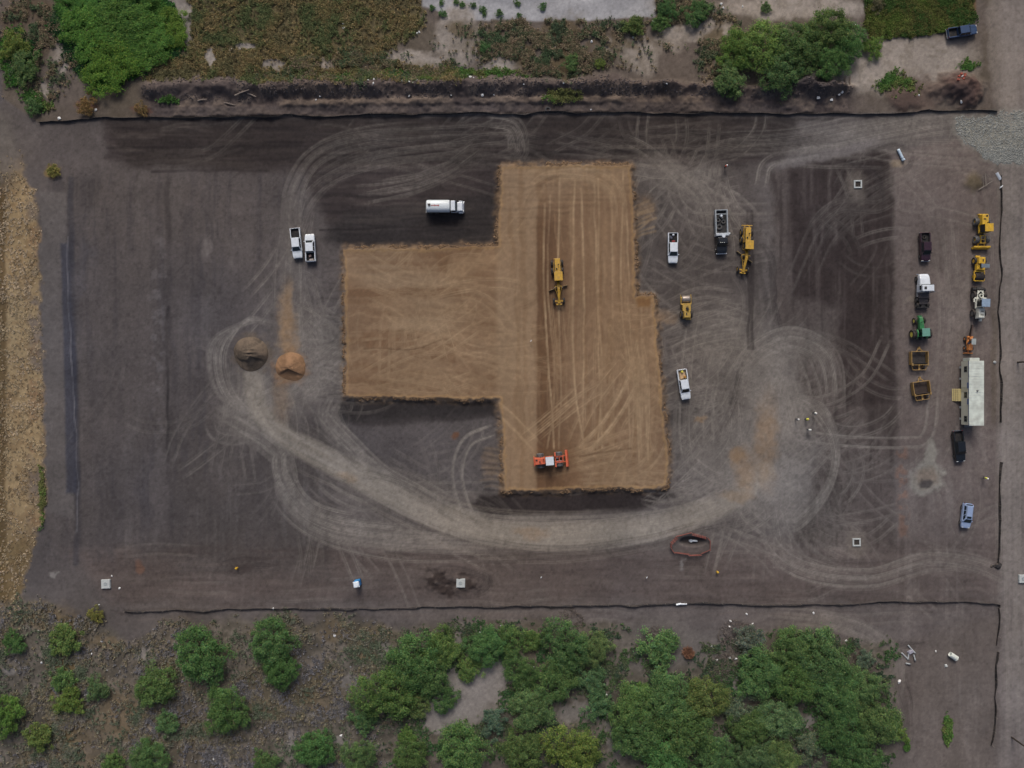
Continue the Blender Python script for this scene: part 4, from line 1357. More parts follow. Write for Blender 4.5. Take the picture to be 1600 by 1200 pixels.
for (lx, ly, rr, lb) in ((-1.0, -.35, .55, 'large old tyre lying nearest the tool cabinet in the service truck bed'), (-2.0, .45, .42, 'old tyre at the right side of the service truck bed'),
                         (-2.35, -.55, .45, 'dusty tyre at the left side of the service truck bed')):
    put('old_tyre', MB().ring((0, 0, .16), (0, 0, 1), rr, rr * .52, .32), mat('dusty_rubber', (70, 72, 74), .9, dust=.4), lb, 'tyre', srv, lx, ly, .985, group='tyres in the service truck bed')
put('oil_drum', MB().cyl((0, 0, 0), (0, 0, .7), .22), WHITE, 'white drum standing at the rear of the service truck bed', 'drum', srv, -3.1, .0, .985)
put('fuel_pump', MB().box((0, 0, .25), (.4, .3, .5)).cyl((0, 0, .5), (0, 0, .6), .1), STEEL, 'small grey pump between the drum and tyres in the service bed', 'pump', srv, -2.75, .15, .985, .4)

t = thing('semi_tractor', 'white cab semi tractor with dark open frame above the green tractor', 'truck', 1438, 455, 91)
MB().span(-3.3, 2.6, -.42, .42, .65, .95).build('frame_rails', DARK, t)
MB().loft([section(1.0, 1.02, .7, 1.6, 1.95), section(2.2, .98, .7, 1.5, 1.8), section(2.85, .92, .7, 1.35, 1.6), section(3.15, .72, .8, 1.2, 1.4)]).build('hood', WHITE, t)
MB().frus((-.35, 1.15, -1.2, 1.2), .9, (-.3, .85, -1.12, 1.12), 2.95).build('cab', WHITE, t, .08)
quad_pane([(1.12, -1.0, 2.05), (1.12, 1.0, 2.05), (.92, .98, 2.75), (.92, -.98, 2.75)], (.7, 0, .2), .02).build('windshield', GLASS, t)
MB().box((.3, .55, 2.98), (.5, .45, .08)).build('roof_vent', DARK, t, .02)
for s in (-1, 1):
    MB().box((.4, s * 1.19, 2.3), (.8, .03, .6)).build('side_window', GLASS, t)
    MB().cyl((-.5, s * 1.05, .9), (-.5, s * 1.05, 3.2), .08, n=10).build('exhaust_stack', CHROME, t)
    MB().box((1.0, s * 1.38, 2.1), (.1, .2, .5)).build('mirror', CHROME, t, .02)
    MB().cyl((-1.2, s * .95, .75), (.4, s * .95, .75), .32, n=12).build('fuel_tank', STEEL, t)
    MB().box((3.0, s * .75, 1.15), (.2, .25, .25)).build('headlight', LAMP, t, .03)
    wheel(t, 2.3, s * 1.0, .5, .3)
    for x in (-1.7, -2.8):
        wheel(t, x, s * .95, .5, .55)
MB().span(-1.5, -.4, -1.0, 1.0, .95, 1.35).build('deck_plate', mat('deck_plate', (74, 68, 70), .7, dust=.4), t, .03)
MB().span(-2.7, -1.5, -.85, .85, .96, 1.15).build('fifth_wheel_plate', mat('greasy_steel', (54, 52, 56), .5, .4, dust=.3), t, .05)
MB().span(-3.35, -3.15, -1.15, 1.15, .8, 1.0).build('rear_crossmember', DARK, t)
MB().box((3.15, 0, .7), (.18, 2.3, .35)).build('front_bumper', CHROME, t, .04)


# ------------------------------------------------------------------ earthmoving machines
def tractor_cab(root, x, zf, w, l, h, roof_m, post_m, name='cab_roof', over=.12):
    """open-sided glazed cab: floor at zf, posts, panes, roof"""
    for sx in (-1, 1):
        for sy in (-1, 1):
            MB().box((x + sx * l / 2, sy * w / 2, zf + h / 2), (.09, .09, h)).build('cab_post', post_m, root)
    for s in (-1, 1):
        MB().box((x, s * w / 2, zf + h * .55), (l - .1, .02, h * .8)).build('side_window', GLASS, root)
        MB().box((x + s * l / 2, 0, zf + h * .55), (.02, w - .1, h * .8)).build('windshield' if s > 0 else 'rear_window', GLASS, root)
    MB().box((x - l * .1, 0, zf + .35), (.5, .5, .5)).build('seat', DARK, root, .06)
    return MB().box((x, 0, zf + h + .06), (l + 2 * over, w + 2 * over, .14)).build(name, roof_m, root, .04)


def grader(label, px, py, deg, art=0.0, rip=False, blade=18, ym=YELLOW):
    t = thing('motor_grader', label, 'motor grader', px, py, deg, 'yellow motor graders')
    # rear: engine hood over tandem wheels
    MB().frus((-4.3, -1.5, -.55, .55), .95, (-4.2, -1.55, -.48, .48), 2.15).build('engine_hood', ym, t, .06)
    MB().span(-4.4, -1.2, -.6, .6, .7, .95).build('rear_frame', ym, t, .03)
    MB().cyl((-2.95, .12, 2.1), (-2.95, .12, 2.75), .09, n=10).build('exhaust_pipe', DARK, t)
    MB().cyl((-2.2, -.22, 2.1), (-2.2, -.22, 2.4), .14, n=10).build('air_cleaner', DARK, t)
    for s in (-1, 1):
        for x in (-3.45, -1.95):
            wheel(t, x, s * .98, .66, .40, ym)
        MB().box((-2.7, s * .72, .66), (2.0, .14, .4)).build('tandem_case', ym, t, .05)
        MB().box((-2.7, s * .62, 1.6), (2.6, .04, .08)).build('handrail', STEEL, t)
    tractor_cab(t, -.65, 1.05, 1.35, 1.45, 1.95, ym, ym)
    MB().span(-1.4, .1, -.65, .65, .9, 1.08).build('cab_floor', ym, t, .03)
    # main frame beam, arched, swung by art at the articulation
    ca, sa = math.cos(art), math.sin(art)

    def ar(x, y, z):
        return (.2 + (x - .2) * ca - y * sa, (x - .2) * sa + y * ca, z)
    beam = [(0.1, 1.15), (.8, 1.75), (1.6, 1.85), (3.2, 1.45), (4.1, 1.15)]
    rings = []
    for x, z in beam:
        hw = .24 if x < 2.5 else .19
        rings.append([ar(x, -hw, z - .2), ar(x, hw, z - .2), ar(x, hw, z + .2), ar(x, -hw, z + .2)])
    MB().loft(rings).build('main_beam', ym, t, .03)
    MB().box(ar(4.15, 0, .95), (.35, .5, .7), art).build('front_bolster', ym, t, .04)
    MB().box(ar(3.85, 0, .62), (.28, 1.9, .24), art).build('front_axle', ym, t, .04)
    MB().box(ar(4.5, 0, .85), (.25, 1.1, .4), art).build('push_block', ym, t, .04)
    for s in (-1, 1):
        wo = wheel(t, *ar(3.85, s * .95, 0)[:2], .62, .36, ym)
        wo.rotation_euler = (0, 0, art)
        MB().tube([ar(1.25, s * .1, 2.0), ar(1.2, s * .62, 1.95), ar(1.25, s * .75, 1.3)], .09, 8).build('lift_arm', ym, t)
        MB().cyl(ar(1.35, s * .72, 1.75), ar(1.45, s * .68, .75), .06, n=8).build('lift_cylinder', CHROME, t)
        MB().tube([ar(1.3, s * .65, .75), ar(2.4, s * .3, .85), ar(3.6, s * .05, .95)], .07, 6).build('drawbar', ym, t)
    MB().ring(ar(1.35, 0, .7), (0, 0, 1), .75, .58, .12, 24).build('turning_circle', ym, t)
    ba = art + math.radians(90 - blade)
    prof = [(-.12, .02), (-.02, .02), (.1, .3), (.02, .62), (-.06, .62), (.02, .3)]
    dxv = Vector((math.cos(ba), math.sin(ba), 0))
    nv = Vector((dxv.y, -dxv.x, 0))
    bc = Vector(ar(1.25, 0, 0))
    MB().loft([[bc + dxv * q + nv * p + Vector((0, 0, z)) for p, z in prof] for q in (-1.85, 1.85)]).build('moldboard', mat('blade_steel', (150, 130, 96), .5, .3, dust=.3), t)
    if rip:
        MB().box((-4.75, 0, 1.0), (.14, 2.1, .16)).build('ripper_beam', ym, t, .02)
        for k in range(5):
            MB().box((-4.8, -.8 + k * .4, .65), (.14, .1, .75)).build('ripper_shank', ym, t)
        for s in (-1, 1):
            MB().box((-4.5, s * .45, 1.0), (.5, .12, .14)).build('ripper_arm', ym, t)
    return t


grader('yellow motor grader working in the middle of the tan pad', 871, 441, -87, blade=-14)
g2 = grader('yellow motor grader with rear ripper parked beside the black service truck', 1163.5, 392, -92, art=-.12, rip=True, blade=28)


def compactor(label, px, py, deg, body_m, roof_m, name='blade_compactor', fenders=True):
    """articulated four-drum soil compactor with front blade"""
    t = thing(name, label, 'compactor', px, py, deg)
    # rear half
    MB().frus((-3.3, -1.2, -.72, .72), .8, (-3.2, -1.25, -.6, .6), 2.1).build('engine_hood', body_m, t, .08)
    MB().box((-2.9, .25, 2.13), (.35, .3, .1)).build('hood_vent', DARK, t, .02)
    MB().box((-2.3, -.15, 2.13), (.2, .5, .08)).build('hood_grille', DARK, t, .02)
    MB().cyl((-1.6, .35, 2.0), (-1.6, .35, 2.6), .09, n=10).build('exhaust_pipe', DARK, t)
    MB().box((-3.35, 0, 1.1), (.2, 1.9, .5)).build('counterweight', body_m, t, .05)
    tractor_cab(t, -.45, 1.2, 1.35, 1.3, 1.95, roof_m, DARK)
    MB().span(-1.2, .3, -.75, .75, .85, 1.2).build('cab_floor', body_m, t, .04)
    MB().cyl((.45, 0, .7), (.45, 0, 1.2), .2, n=10).build('articulation_joint', DARK, t)
    # front half
    for s in (-1, 1):
        MB().box((1.45, s * .42, 1.1), (1.7, .14, .45)).build('front_frame_rail', body_m, t, .03)
        if fenders:
            MB().box((.72, s * 1.02, 1.45), (.28, .8, .3)).build('wheel_fender', body_m, t, .04)
            MB().box((1.45, s * .62, 1.5), (1.5, .1, .1)).build('wheel_guard', body_m, t, .02)
        MB().cyl((.9, s * .25, 1.3), (2.3, s * .35, .9), .07, n=8).build('blade_cylinder', CHROME, t)
        MB().box((2.45, s * .6, .62), (1.2, .16, .18)).build('push_arm', body_m, t, .02)
        for x in (1.45, -2.1):
            r_, w_ = .72, .78
            o = MB().ring((0, 0, 0), (0, 1, 0), r_ - .06, r_ * .45, w_, 24)
            for kk in range(14):
                for yy in (-.24, 0, .24):
                    an = 2 * PI * (kk + (.5 if yy == 0 else 0)) / 14
                    o.box(((r_ - .03) * math.cos(an), yy, (r_ - .03) * math.sin(an)), (.14, .13, .12), 0, -an)
            wo = o.build('wheel', mat('drum_steel', (104, 104, 104), .6, .3, dust=.4), t)
            wo.location = (x, s * 1.0, r_)
            MB().cyl((0, -.2, 0), (0, .2, 0), .34, n=14).build('hub', body_m, wo)
    for x in (.75, 1.5, 2.2):
        MB().box((x, 0, 1.2), (.14, .8, .3)).build('cross_member', body_m, t, .02)
    MB().loft([[(2.85, y, .08), (3.0, y, .08), (3.3, y, .5), (3.0, y, 1.05), (2.7, y, 1.05), (2.8, y, .5)] for y in (-1.6, 1.6)]).build('blade', body_m, t)
    MB().box((2.88, 0, 1.1), (.3, 3.1, .12)).build('blade_guard', body_m, t, .02)
    return t


compactor('orange bladed soil compactor with white cab roof near the pad\'s lower edge', 861, 717, 5, ORANGE, WHITE)
compactor('yellow bladed soil compactor topmost in the right hand machine row', 1530, 364, -90, BYELLOW, BYELLOW, fenders=False)


def roller(label, px, py, deg, body_m, canopy_m=None, drum_front=True, arms=True, cat='roller'):
    t = thing('drum_roller', label, cat, px, py, deg)
    # drum at the front (+x) inside a yoke frame
    dr = MB().ring((0, 0, 0), (0, 1, 0), .72, .5, 1.7, 28).build('drum', mat('worn_drum_steel', (156, 146, 138), .4, .5, dust=.35) if drum_front else mat('dirty_drum', (60, 54, 52), .7, .2), t, 0, True)
    dr.location = (1.5, 0, .72)
    for s in (-1, 1):
        MB().box((1.4, s * .98, .85), (1.9, .14, .32)).build('drum_arm', body_m, t, .04)
        MB().cyl((1.5, s * .82, .72), (1.5, s * .92, .72), .5, n=16).build('drum_plate', body_m, t)
    MB().box((.5, 0, .9), (.3, 1.95, .4)).build('yoke', body_m, t, .05)
    if not drum_front:
        MB().box((2.35, 0, .85), (.16, 2.0, .2)).build('front_bar', body_m, t, .03)
    MB().frus((-.9, .35, -.85, .85), .75, (-.85, .3, -.78, .78), 1.45).build('deck', body_m, t, .06)
    MB().frus((-2.3, -.8, -.78, .78), .7, (-2.15, -.85, -.62, .62), 1.75).build('engine_hood', body_m, t, .1)
    MB().box((-1.5, .15, 1.77), (.5, .22, .06)).build('hood_grille', DARK, t, .02)
    MB().box((-.45, -.05, 1.6), (.5, .5, .35)).build('seat', DARK, t, .06)
    MB().box((-.66, -.05, 1.9), (.12, .5, .45)).build('seat_back', DARK, t, .04)
    MB().tube([(.05, -.05, 1.45), (-.08, -.05, 1.95)], .04, 6).build('steering_column', DARK, t)
    MB().ring((-.1, -.05, 1.98), (.2, 0, 1), .2, .17, .04, 14).build('steering_wheel', DARK, t)
    MB().box((-2.4, -.35, .75), (.3, .9, .25)).build('rear_bumper', DYELLOW if body_m is not BYELLOW else body_m, t, .03)
    for s in (-1, 1):
        wheel(t, -1.5, s * .92, .68, .45, body_m)
    if canopy_m:
        for sx in (-.8, .25):
            for s in (-1, 1):
                MB().cyl((sx, s * .7, 1.4), (sx, s * .7, 2.75), .04, n=6).build('canopy_post', DARK, t)
        MB().box((-.3, 0, 2.8), (.75, 1.6, .08)).build('canopy', canopy_m, t, .02)
    return t


roller('worn yellow smooth drum roller right of the pad notch', 1070.5, 480, 92, DYELLOW)
roller('small bright yellow drum roller with thin grey canopy below the yellow compactor', 1526, 421, -92, BYELLOW, mat('canopy_grey', (120, 132, 142), .4, .3), False)

# cream soil mixer
CREAM = mat('cream_paint', (214, 216, 204), 0.45, dust=0.25)
t = thing('soil_mixer', 'cream white soil mixing machine with blue grey roof below the yellow roller', 'soil mixer', 1525, 475, -92)
MB().frus((1.0, 3.0, -.62, .62), .9, (1.05, 2.85, -.55, .55), 2.0).build('engine_hood', CREAM, t, .08)
for q in (1.6, 2.3):
    MB().box((q, .1, 2.02), (.14, .6, .05)).build('hood_vent', DARK, t)
MB().span(-.9, 1.0, -.8, .8, .9, 1.25).build('deck', CREAM, t, .05)
tractor_cab(t, .1, 1.25, 1.35, 1.3, 1.85, mat('blue_grey_roof', (134, 154, 176), .4), CREAM)
MB().box((3.2, .35, .9), (.5, .45, .5)).build('front_weight', CREAM, t, .05)
MB().box((3.1, -.3, .85), (.3, .6, .3)).build('front_hitch', DARK, t, .04)
for s in (-1, 1):
    wheel(t, 1.9, s * 1.0, .72, .45, STEEL)
    wheel(t, -1.6, s * 1.0, .78, .5, STEEL)
    MB().box((-1.55, s * .55, 1.25), (1.9, .18, .26), s * .12).build('mixer_arm', CREAM, t, .04)
    MB().box((-.55, s * 1.15, 1.3), (.7, .25, .1)).build('step', CREAM, t, .03)
MB().ring((-1.4, 0, 1.55), (0, .2, 1), .45, .28, .3, 16).build('drive_housing', CREAM, t)
MB().box((-2.1, .35, 1.35), (.9, .2, .2), .7).build('lift_link', CREAM, t, .03)
MB().box((-2.1, -.35, 1.35), (.9, .2, .2), -.7).build('lift_link', CREAM, t, .03)
MB().box((-1.0, 0, 1.3), (.35, 2.3, .2)).build('cross_beam', CREAM, t, .03)
MB().cyl((-2.75, -1.25, .55), (-2.75, 1.25, .55), .42, n=18).build('mixing_drum', DARK, t)
for k in range(16):
    MB().box((-2.75 + .42 * math.cos(k * 2.4), -1.15 + k * .155, .55 + .42 * math.sin(k * 2.4)), (.16, .08, .16), 0, -k * 2.4).build('drum_tooth', RUST, t)
MB().loft([[(-3.25, y, .3), (-3.2, y, .9), (-2.75, y, 1.1), (-2.3, y, .95), (-2.3, y, .85), (-2.75, y, 1.0), (-3.1, y, .85), (-3.18, y, .3)] for y in (-.5, .5)]).build('drum_hood', DARK, t)

# orange trencher
t = thing('ride_on_trencher', 'small orange ride on trencher just above the office trailer', 'trencher', 1511, 537.5, -92)
MB().frus((.1, 1.3, -.45, .45), .55, (.15, 1.2, -.38, .38), 1.3).build('engine_hood', LORANGE, t, .06)
MB().span(-1.4, .2, -.5, .5, .5, .75).build('chassis', LORANGE, t, .04)
MB().box((-.35, 0, 1.0), (.45, .45, .4)).build('seat', DARK, t, .06)
MB().box((-1.0, .15, 1.0), (.5, .5, .4)).build('hydraulic_tank', LORANGE, t, .05)
MB().box((.2, -.25, .95), (.9, .3, .4)).build('battery_box', mat('navy_panel', (48, 60, 84), .5), t, .04)
for s in (-1, 1):
    MB().cyl((-.75, s * .45, .7), (-.75, s * .45, 2.15), .04, n=6).build('canopy_post', DARK, t)
    MB().cyl((.05, s * .45, .7), (.05, s * .45, 2.15), .04, n=6).build('canopy_post', DARK, t)
    for x in (-.95, .85):
        wheel(t, x, s * .68, .42, .3, LORANGE)
MB().box((-.35, 0, 2.18), (1.15, .85, .07)).build('canopy', mat('pale_grey_canopy', (150, 158, 158), .5), t, .02)
MB().loft([[(1.75, y, .12), (1.85, y, .12), (1.92, y, .4), (1.82, y, .7), (1.74, y, .7), (1.82, y, .4)] for y in (-.8, .8)]).build('blade', LORANGE, t)
MB().box((1.5, 0, .45), (.6, .14, .14)).build('blade_arm', LORANGE, t, .02)
MB().box((-2.5, 0, 1.05), (2.4, .24, .3), 0, .25).build('digging_boom', DARK, t, .03)
for k in range(12):
    MB().box((-1.5 - k * .18, 0, 1.0 + k * .048 + .19), (.08, .36, .06), 0, .25).build('chain_tooth', RUST, t)
MB().box((-1.35, 0, .9), (.3, 1.1, .25)).build('spoil_auger', LORANGE, t, .03)

# green farm tractor
t = thing('farm_tractor', 'green farm tractor with yellow wheel hubs below the white semi tractor', 'tractor', 1434, 514, 93)
HUBY = mat('hub_yellow', (220, 208, 92), 0.45)
MB().loft([[(x, -w, .85), (x, w, .85), (x, w, z - .12), (x, w * .75, z), (x, -w * .75, z), (x, -w, z - .12)] for x, w, z in ((-.1, .46, 1.75), (1.0, .42, 1.72), (2.0, .38, 1.6), (2.3, .3, 1.4))]).build('hood', GREEN, t, .02)
MB().span(-1.7, 2.1, -.28, .28, .6, .9).build('frame', DARK, t)
MB().cyl((1.2, .2, 1.65), (1.2, .2, 2.5), .06, n=8).build('exhaust_pipe', DARK, t)
tractor_cab(t, -.85, 1.15, 1.3, 1.35, 1.75, mat('faded_green_roof', (98, 146, 132), .5), GREEN, over=.1)
for s in (-1, 1):
    MB().tube([(-1.9, s * .95, 1.25), (-1.5, s * .95, 1.8), (-.8, s * .95, 1.95), (-.25, s * .95, 1.6)], .16, 6).build('fender', GREEN, t)
    wheel(t, -1.05, s * 1.05, .95, .5, HUBY, .55)
    wheel(t, -1.05, s * 1.62, .95, .45, HUBY, .55)
    wheel(t, 1.55, s * .9, .62, .35, HUBY, .55)
MB().box((1.55, 0, .62), (.2, 1.6, .2)).build('front_axle', GREEN, t, .03)
MB().box((-1.05, 0, .95), (.25, 3.0, .25)).build('rear_axle', GREEN, t, .03)
for q in range(3):
    MB().box((2.4, -.3 + q * .3, .85), (.3, .2, .4)).build('front_weight', GREEN, t, .03)
MB().box((-1.95, 0, .7), (.6, .5, .2)).build('drawbar', DARK, t, .03)


def scraper(label, px, py, deg, rust_m):
    t = thing('box_scraper', label, 'scraper', px, py, deg, 'yellow pull type box scrapers')
    YS = mat('scraper_yellow', (150, 120, 66), 0.65, dust=0.6)
    t.scale = (1.0, 1.16, 1.0)
    # tongue forward (+x), open box, rear push frame
    for s in (-1, 1):
        MB().box((.35, s * 1.38, .75), (2.6, .12, 1.0)).build('side_plate', YS, t, .03)
        MB().box((-.9, s * 1.3, 1.25), (.5, .22, .3)).build('corner_gusset', YS, t, .04)
        MB().tube([(1.65, s * .5, 1.0), (1.9, s * .3, 1.0), (2.3, s * .1, .8)], .09, 8).build('tongue_arm', YS, t)
        MB().tube([(-.95, s * 1.38, 1.0), (-1.5, s * 1.2, .9), (-1.9, s * 1.05, .8)], .08, 8).build('rear_arm', YS, t)
        wheel(t, -1.45, s * .8, .42, .3, YS)
    MB().box((1.62, 0, 1.05), (.16, 2.76, .22)).build('front_beam', YS, t, .03)
    MB().box((2.25, 0, .85), (.6, .22, .5)).build('hitch_tower', YS, t, .05)
    MB().box((.35, 0, .26), (2.5, 2.62, .06), 0, .04).build('box_floor', rust_m, t)
    MB().box((-.75, 0, .8), (.1, 2.62, 1.0), 0, .2).build('back_plate', rust_m, t)
    MB().box((-.98, 0, 1.28), (.13, 2.8, .13)).build('rear_rail', YS, t, .02)
    MB().box((-1.95, 0, .85), (.12, 2.3, .13)).build('push_bar', YS, t, .02)
    MB().box((-1.45, 0, .8), (.9, .3, .2)).build('axle_beam', YS, t, .03)
    for k in range(5):
        MB().box((-1.5, -.9 + k * .45, .62), (.7, .12, .12)).build('axle_brace', RUST, t)
    return t


scraper('yellow box scraper directly below the green tractor', 1432.5, 562.5, 91, mat('box_dark', (40, 37, 38), .8, dust=.1))
scraper('yellow box scraper lowest in the row, turned slightly, left of the office trailer', 1436, 609, 98, mat('box_rust', (48, 38, 35), .8, dust=.1))

# ------------------------------------------------------------------ office trailer
t = thing('office_trailer', 'long cream site office trailer with ribbed roof on the right', 'office trailer', 1509.2, 614, 90)
TW = mat('trailer_wall', (204, 204, 186), 0.5, var=0.08)
TR = mat('trailer_roof', (206, 214, 206), 0.4, var=0.22, scale=0.9, dust=0.25)
NVY = mat('navy_trim', (60, 74, 110), 0.4)
hl = 6.1
MB().span(-hl, hl, -1.35, 1.35, .75, 3.35).build('wall', TW, t)
rf = MB().span(-hl - .08, hl + .08, -1.43, 1.43, 3.352, 3.45).build('roof', TR, t)
for k in range(24):
    MB().box((-hl + .25 + k * .506, 0, 3.475), (.1, 2.8, .05)).build('roof_rib', TR, rf)
MB().cyl((.45, -.1, 3.45), (.45, -.1, 3.75), .14, n=10).build('roof_vent', STEEL, rf)
MB().span(-hl - .1, hl + .1, 1.43, 1.46, 3.28, 3.44).build('trim_strip', NVY, t)
FR = mat('window_frame', (116, 124, 120), .5)
for x in (-4.95, -.35, 4.6):
    wo = MB().box((x, 1.365, 2.25), (1.15, .05, 1.0)).build('window', FR, t)
    for q in (-1, 1):
        MB().box((x + q * .27, 1.395, 2.25), (.48, .02, .85)).build('pane', GLASS, wo)
for x in (1.5, -1.6):
    MB().box((x, 1.40, 3.0), (1.1, .06, .3)).build('sign_board', mat('sign_blue', (84, 110, 160), .4), t)
dr = MB().box((-.9, 1.365, 1.85), (.9, .05, 2.0)).build('door', mat('door_cream', (190, 188, 166), .5), t)
dr.location = (1.6, 0, 0)
MB().box((-.6, 1.40, 1.8), (.06, .05, .14)).build('door_handle', CHROME, dr)
MB().box((hl + .35, .15, 2.0), (.6, 1.9, 2.2)).build('air_conditioner', TR, t, .05)
MB().box((-hl - .3, .2, 1.0), (.5, 1.4, .2)).build('tow_hitch', STEEL, t, .03)
for s in (-1, 1):
    for x in (-.6, .6):
        wheel(t, x, s * 1.0, .38, .28)
for x in (-5, -2.8, 2.8, 5):
    for s in (-1, 1):
        MB().box((x, s * 1.05, .37), (.4, .4, .75)).build('support_block', CONC, t)
t = thing('entry_steps', 'pale wooden entry steps at the office trailer door', 'steps', 1496.3, 617, 90)
MB().span(-1.2, 1.2, -.6, .3, .62, .72).build('landing', WOOD, t)
for k in range(3):
    MB().span(-1.2, 1.2, .3 + k * .27, .57 + k * .27, .46 - k * .2, .52 - k * .2).build('tread', WOOD, t)
for sx in (-1.1, 1.1):
    MB().span(sx - .05, sx + .05, -.55, -.45, 0, .62).build('leg', WOOD, t)
    MB().span(sx - .05, sx + .05, .2, .3, 0, .62).build('leg', WOOD, t)
    MB().hexa([(sx - .04, .3, 0), (sx + .04, .3, 0), (sx + .04, 1.1, 0), (sx - .04, 1.1, 0)], [(sx - .04, .3, .46), (sx + .04, .3, .46), (sx + .04, .9, .06), (sx - .04, .9, .06)]).build('stringer', WOOD, t)

# ------------------------------------------------------------------ portable toilet, lids, inlets, pipes
t = thing('portable_toilet', 'blue portable toilet with white roof near the lower fence', 'portable toilet', 560, 909, -80)
BLUE = mat('toilet_blue', (36, 132, 206), 0.4, var=0.08)
MB().span(-.55, .55, -.55, .55, .12, 2.1).build('wall', BLUE, t, .03)
MB().span(-.6, .6, -.6, .6, 0, .12).build('skid_base', DARK, t)
rf = MB().frus((-.6, .6, -.6, .6), 2.102, (-.5, .5, -.42, .42), 2.32).build('roof', mat('translucent_white', (222, 232, 240), .4, var=.06), t, .05)
MB().cyl((.3, .35, 2.2), (.3, .35, 2.55), .06, n=8).build('vent_pipe', DARK, rf)
dr = MB().span(-.575, -.552, -.4, .4, .2, 2.0).build('door', mat('door_blue', (60, 150, 214), .4), t)
MB().box((-.59, .3, 1.1), (.03, .06, .14)).build('handle', DARK, dr)


def lid(label, px, py, sz, deg=0):
    t = thing('junction_box', label, 'junction box', px, py, deg, 'square concrete junction boxes')
    MB().span(-sz / 2, sz / 2, -sz / 2, sz / 2, -.3, .35).build('box_wall', CONC, t, .03)
    MB().span(-sz / 2 + .06, sz / 2 - .06, -sz / 2 + .06, sz / 2 - .06, .352, .44).build('slab', CONC, t, .02)
    MB().ring((0, 0, .45), (0, 0, 1), .32, .27, .05, 20).build('cover_frame', STEEL, t)
    MB().cyl((0, 0, .44), (0, 0, .458), .27, n=20).build('cover', mat('pale_cover', (160, 170, 172), .7), t)


lid('square pale concrete box lid far left above the lower fence corner', 166.5, 912, 1.75, 2)
lid('square pale concrete box lid in dug soil at the lower middle', 720, 910.5, 1.7, -1)
lid('square pale concrete box lid on the right edge of the access road', 1597, 904, 1.6, 0)


def inlet(label, px, py):
    t = thing('storm_inlet', label, 'storm inlet', px, py, 1, 'square storm inlets with dark grates')
    a, b_ = .78, .52
    for s in (-1, 1):
        MB().span(-a, a, s * b_, s * a, -.2, .22).build('rim_beam', CONC, t, .02)
        MB().span(s * b_, s * a, -b_ + .002, b_ - .002, -.2, .218).build('rim_beam', CONC, t, .02)
    MB().span(-b_, b_, -b_, b_, -.18, -.1).build('sump', DARK, t)
    for k in range(7):
        MB().span(-b_ + .07 + k * .15, -b_ + .11 + k * .15, -b_, b_, .05, .12).build('grate_bar', mat('dark_iron', (40, 38, 40), .6, .5), t)


inlet('storm inlet with dark grate near the top right of the stripped soil strip', 1340, 288)
inlet('storm inlet with dark grate near the bottom of the stripped soil strip', 1338, 847)

t = thing('plastic_pipe', 'pale blue plastic pipe with bell end lying left of the gravel entrance', 'pipe', 1406, 242, -64)
PIPE = mat('pale_pipe', (188, 206, 220), 0.35, var=.06)
MB().ring((0, 0, 0), (1, 0, 0), .27, .23, 2.2, 18).build('barrel', PIPE, t, 0, True).location = (-.05, 0, .29)
MB().ring((0, 0, 0), (1, 0, 0), .34, .29, .35, 18).build('bell', PIPE, t, 0, True).location = (1.15, 0, .34)
t = thing('concrete_pipe', 'short hollow white concrete pipe near the lower right corner', 'pipe', 1487, 1024, -35)
MB().ring((0, 0, 0), (1, 0, 0), .5, .34, 1.5, 20).build('barrel', mat('pale_concrete', (206, 212, 206), .8), t, 0, True).location = (0, 0, .5)
MB().ring((0, 0, 0), (1, 0, 0), .54, .36, .2, 20).build('bell', mat('pale_concrete', (206, 212, 206), .8), t).location = (.75, 0, .52)
t = thing('concrete_shard', 'small white concrete shard below the hollow concrete pipe', 'rubble', 1478, 1040, 20)
MB().hexa([(-.35, -.3, 0), (.35, -.25, 0), (.3, .2, 0), (-.2, .3, 0)], [(-.2, -.1, .3), (.1, -.15, .35), (.12, .1, .3), (-.1, .15, .25)]).build('shard', CONC, t)
PALE = mat('pale_scrap', (170, 176, 178), .7)
for i, (px, py, ln, dg, lb) in enumerate(((1414, 1025, 2.0, -45, 'thin pale post slanting at the left of the scrap heap'), (1419, 1022, 1.4, 85, 'short upright lying pale post in the scrap heap'),
                                          (1424, 1014, 2.2, -48, 'long pale post on top of the scrap heap'), (1428, 1027, 1.3, -75, 'pale post at the right of the scrap heap'),
                                          (1418, 1036, 1.0, -10, 'pale broken post at the foot of the scrap heap'))):
    t = thing('scrap_post', lb, 'post', px, py, dg, 'pale posts in the scrap heap', dz=.05 * i)
    MB().box((0, 0, .1), (ln, .22, .2)).build('post', PALE, t, .03)
    MB().box((ln / 2 - .1, 0, .1), (.2, .3, .26)).build('end_plate', STEEL, t)
t = thing('concrete_block', 'grey lavender broken block in the scrap heap at lower right', 'rubble', 1422, 1018, 30)
MB().frus((-.6, .6, -.35, .35), 0, (-.45, .5, -.25, .25), .5).build('block', mat('lavender_grey', (150, 150, 164), .8), t, .06)

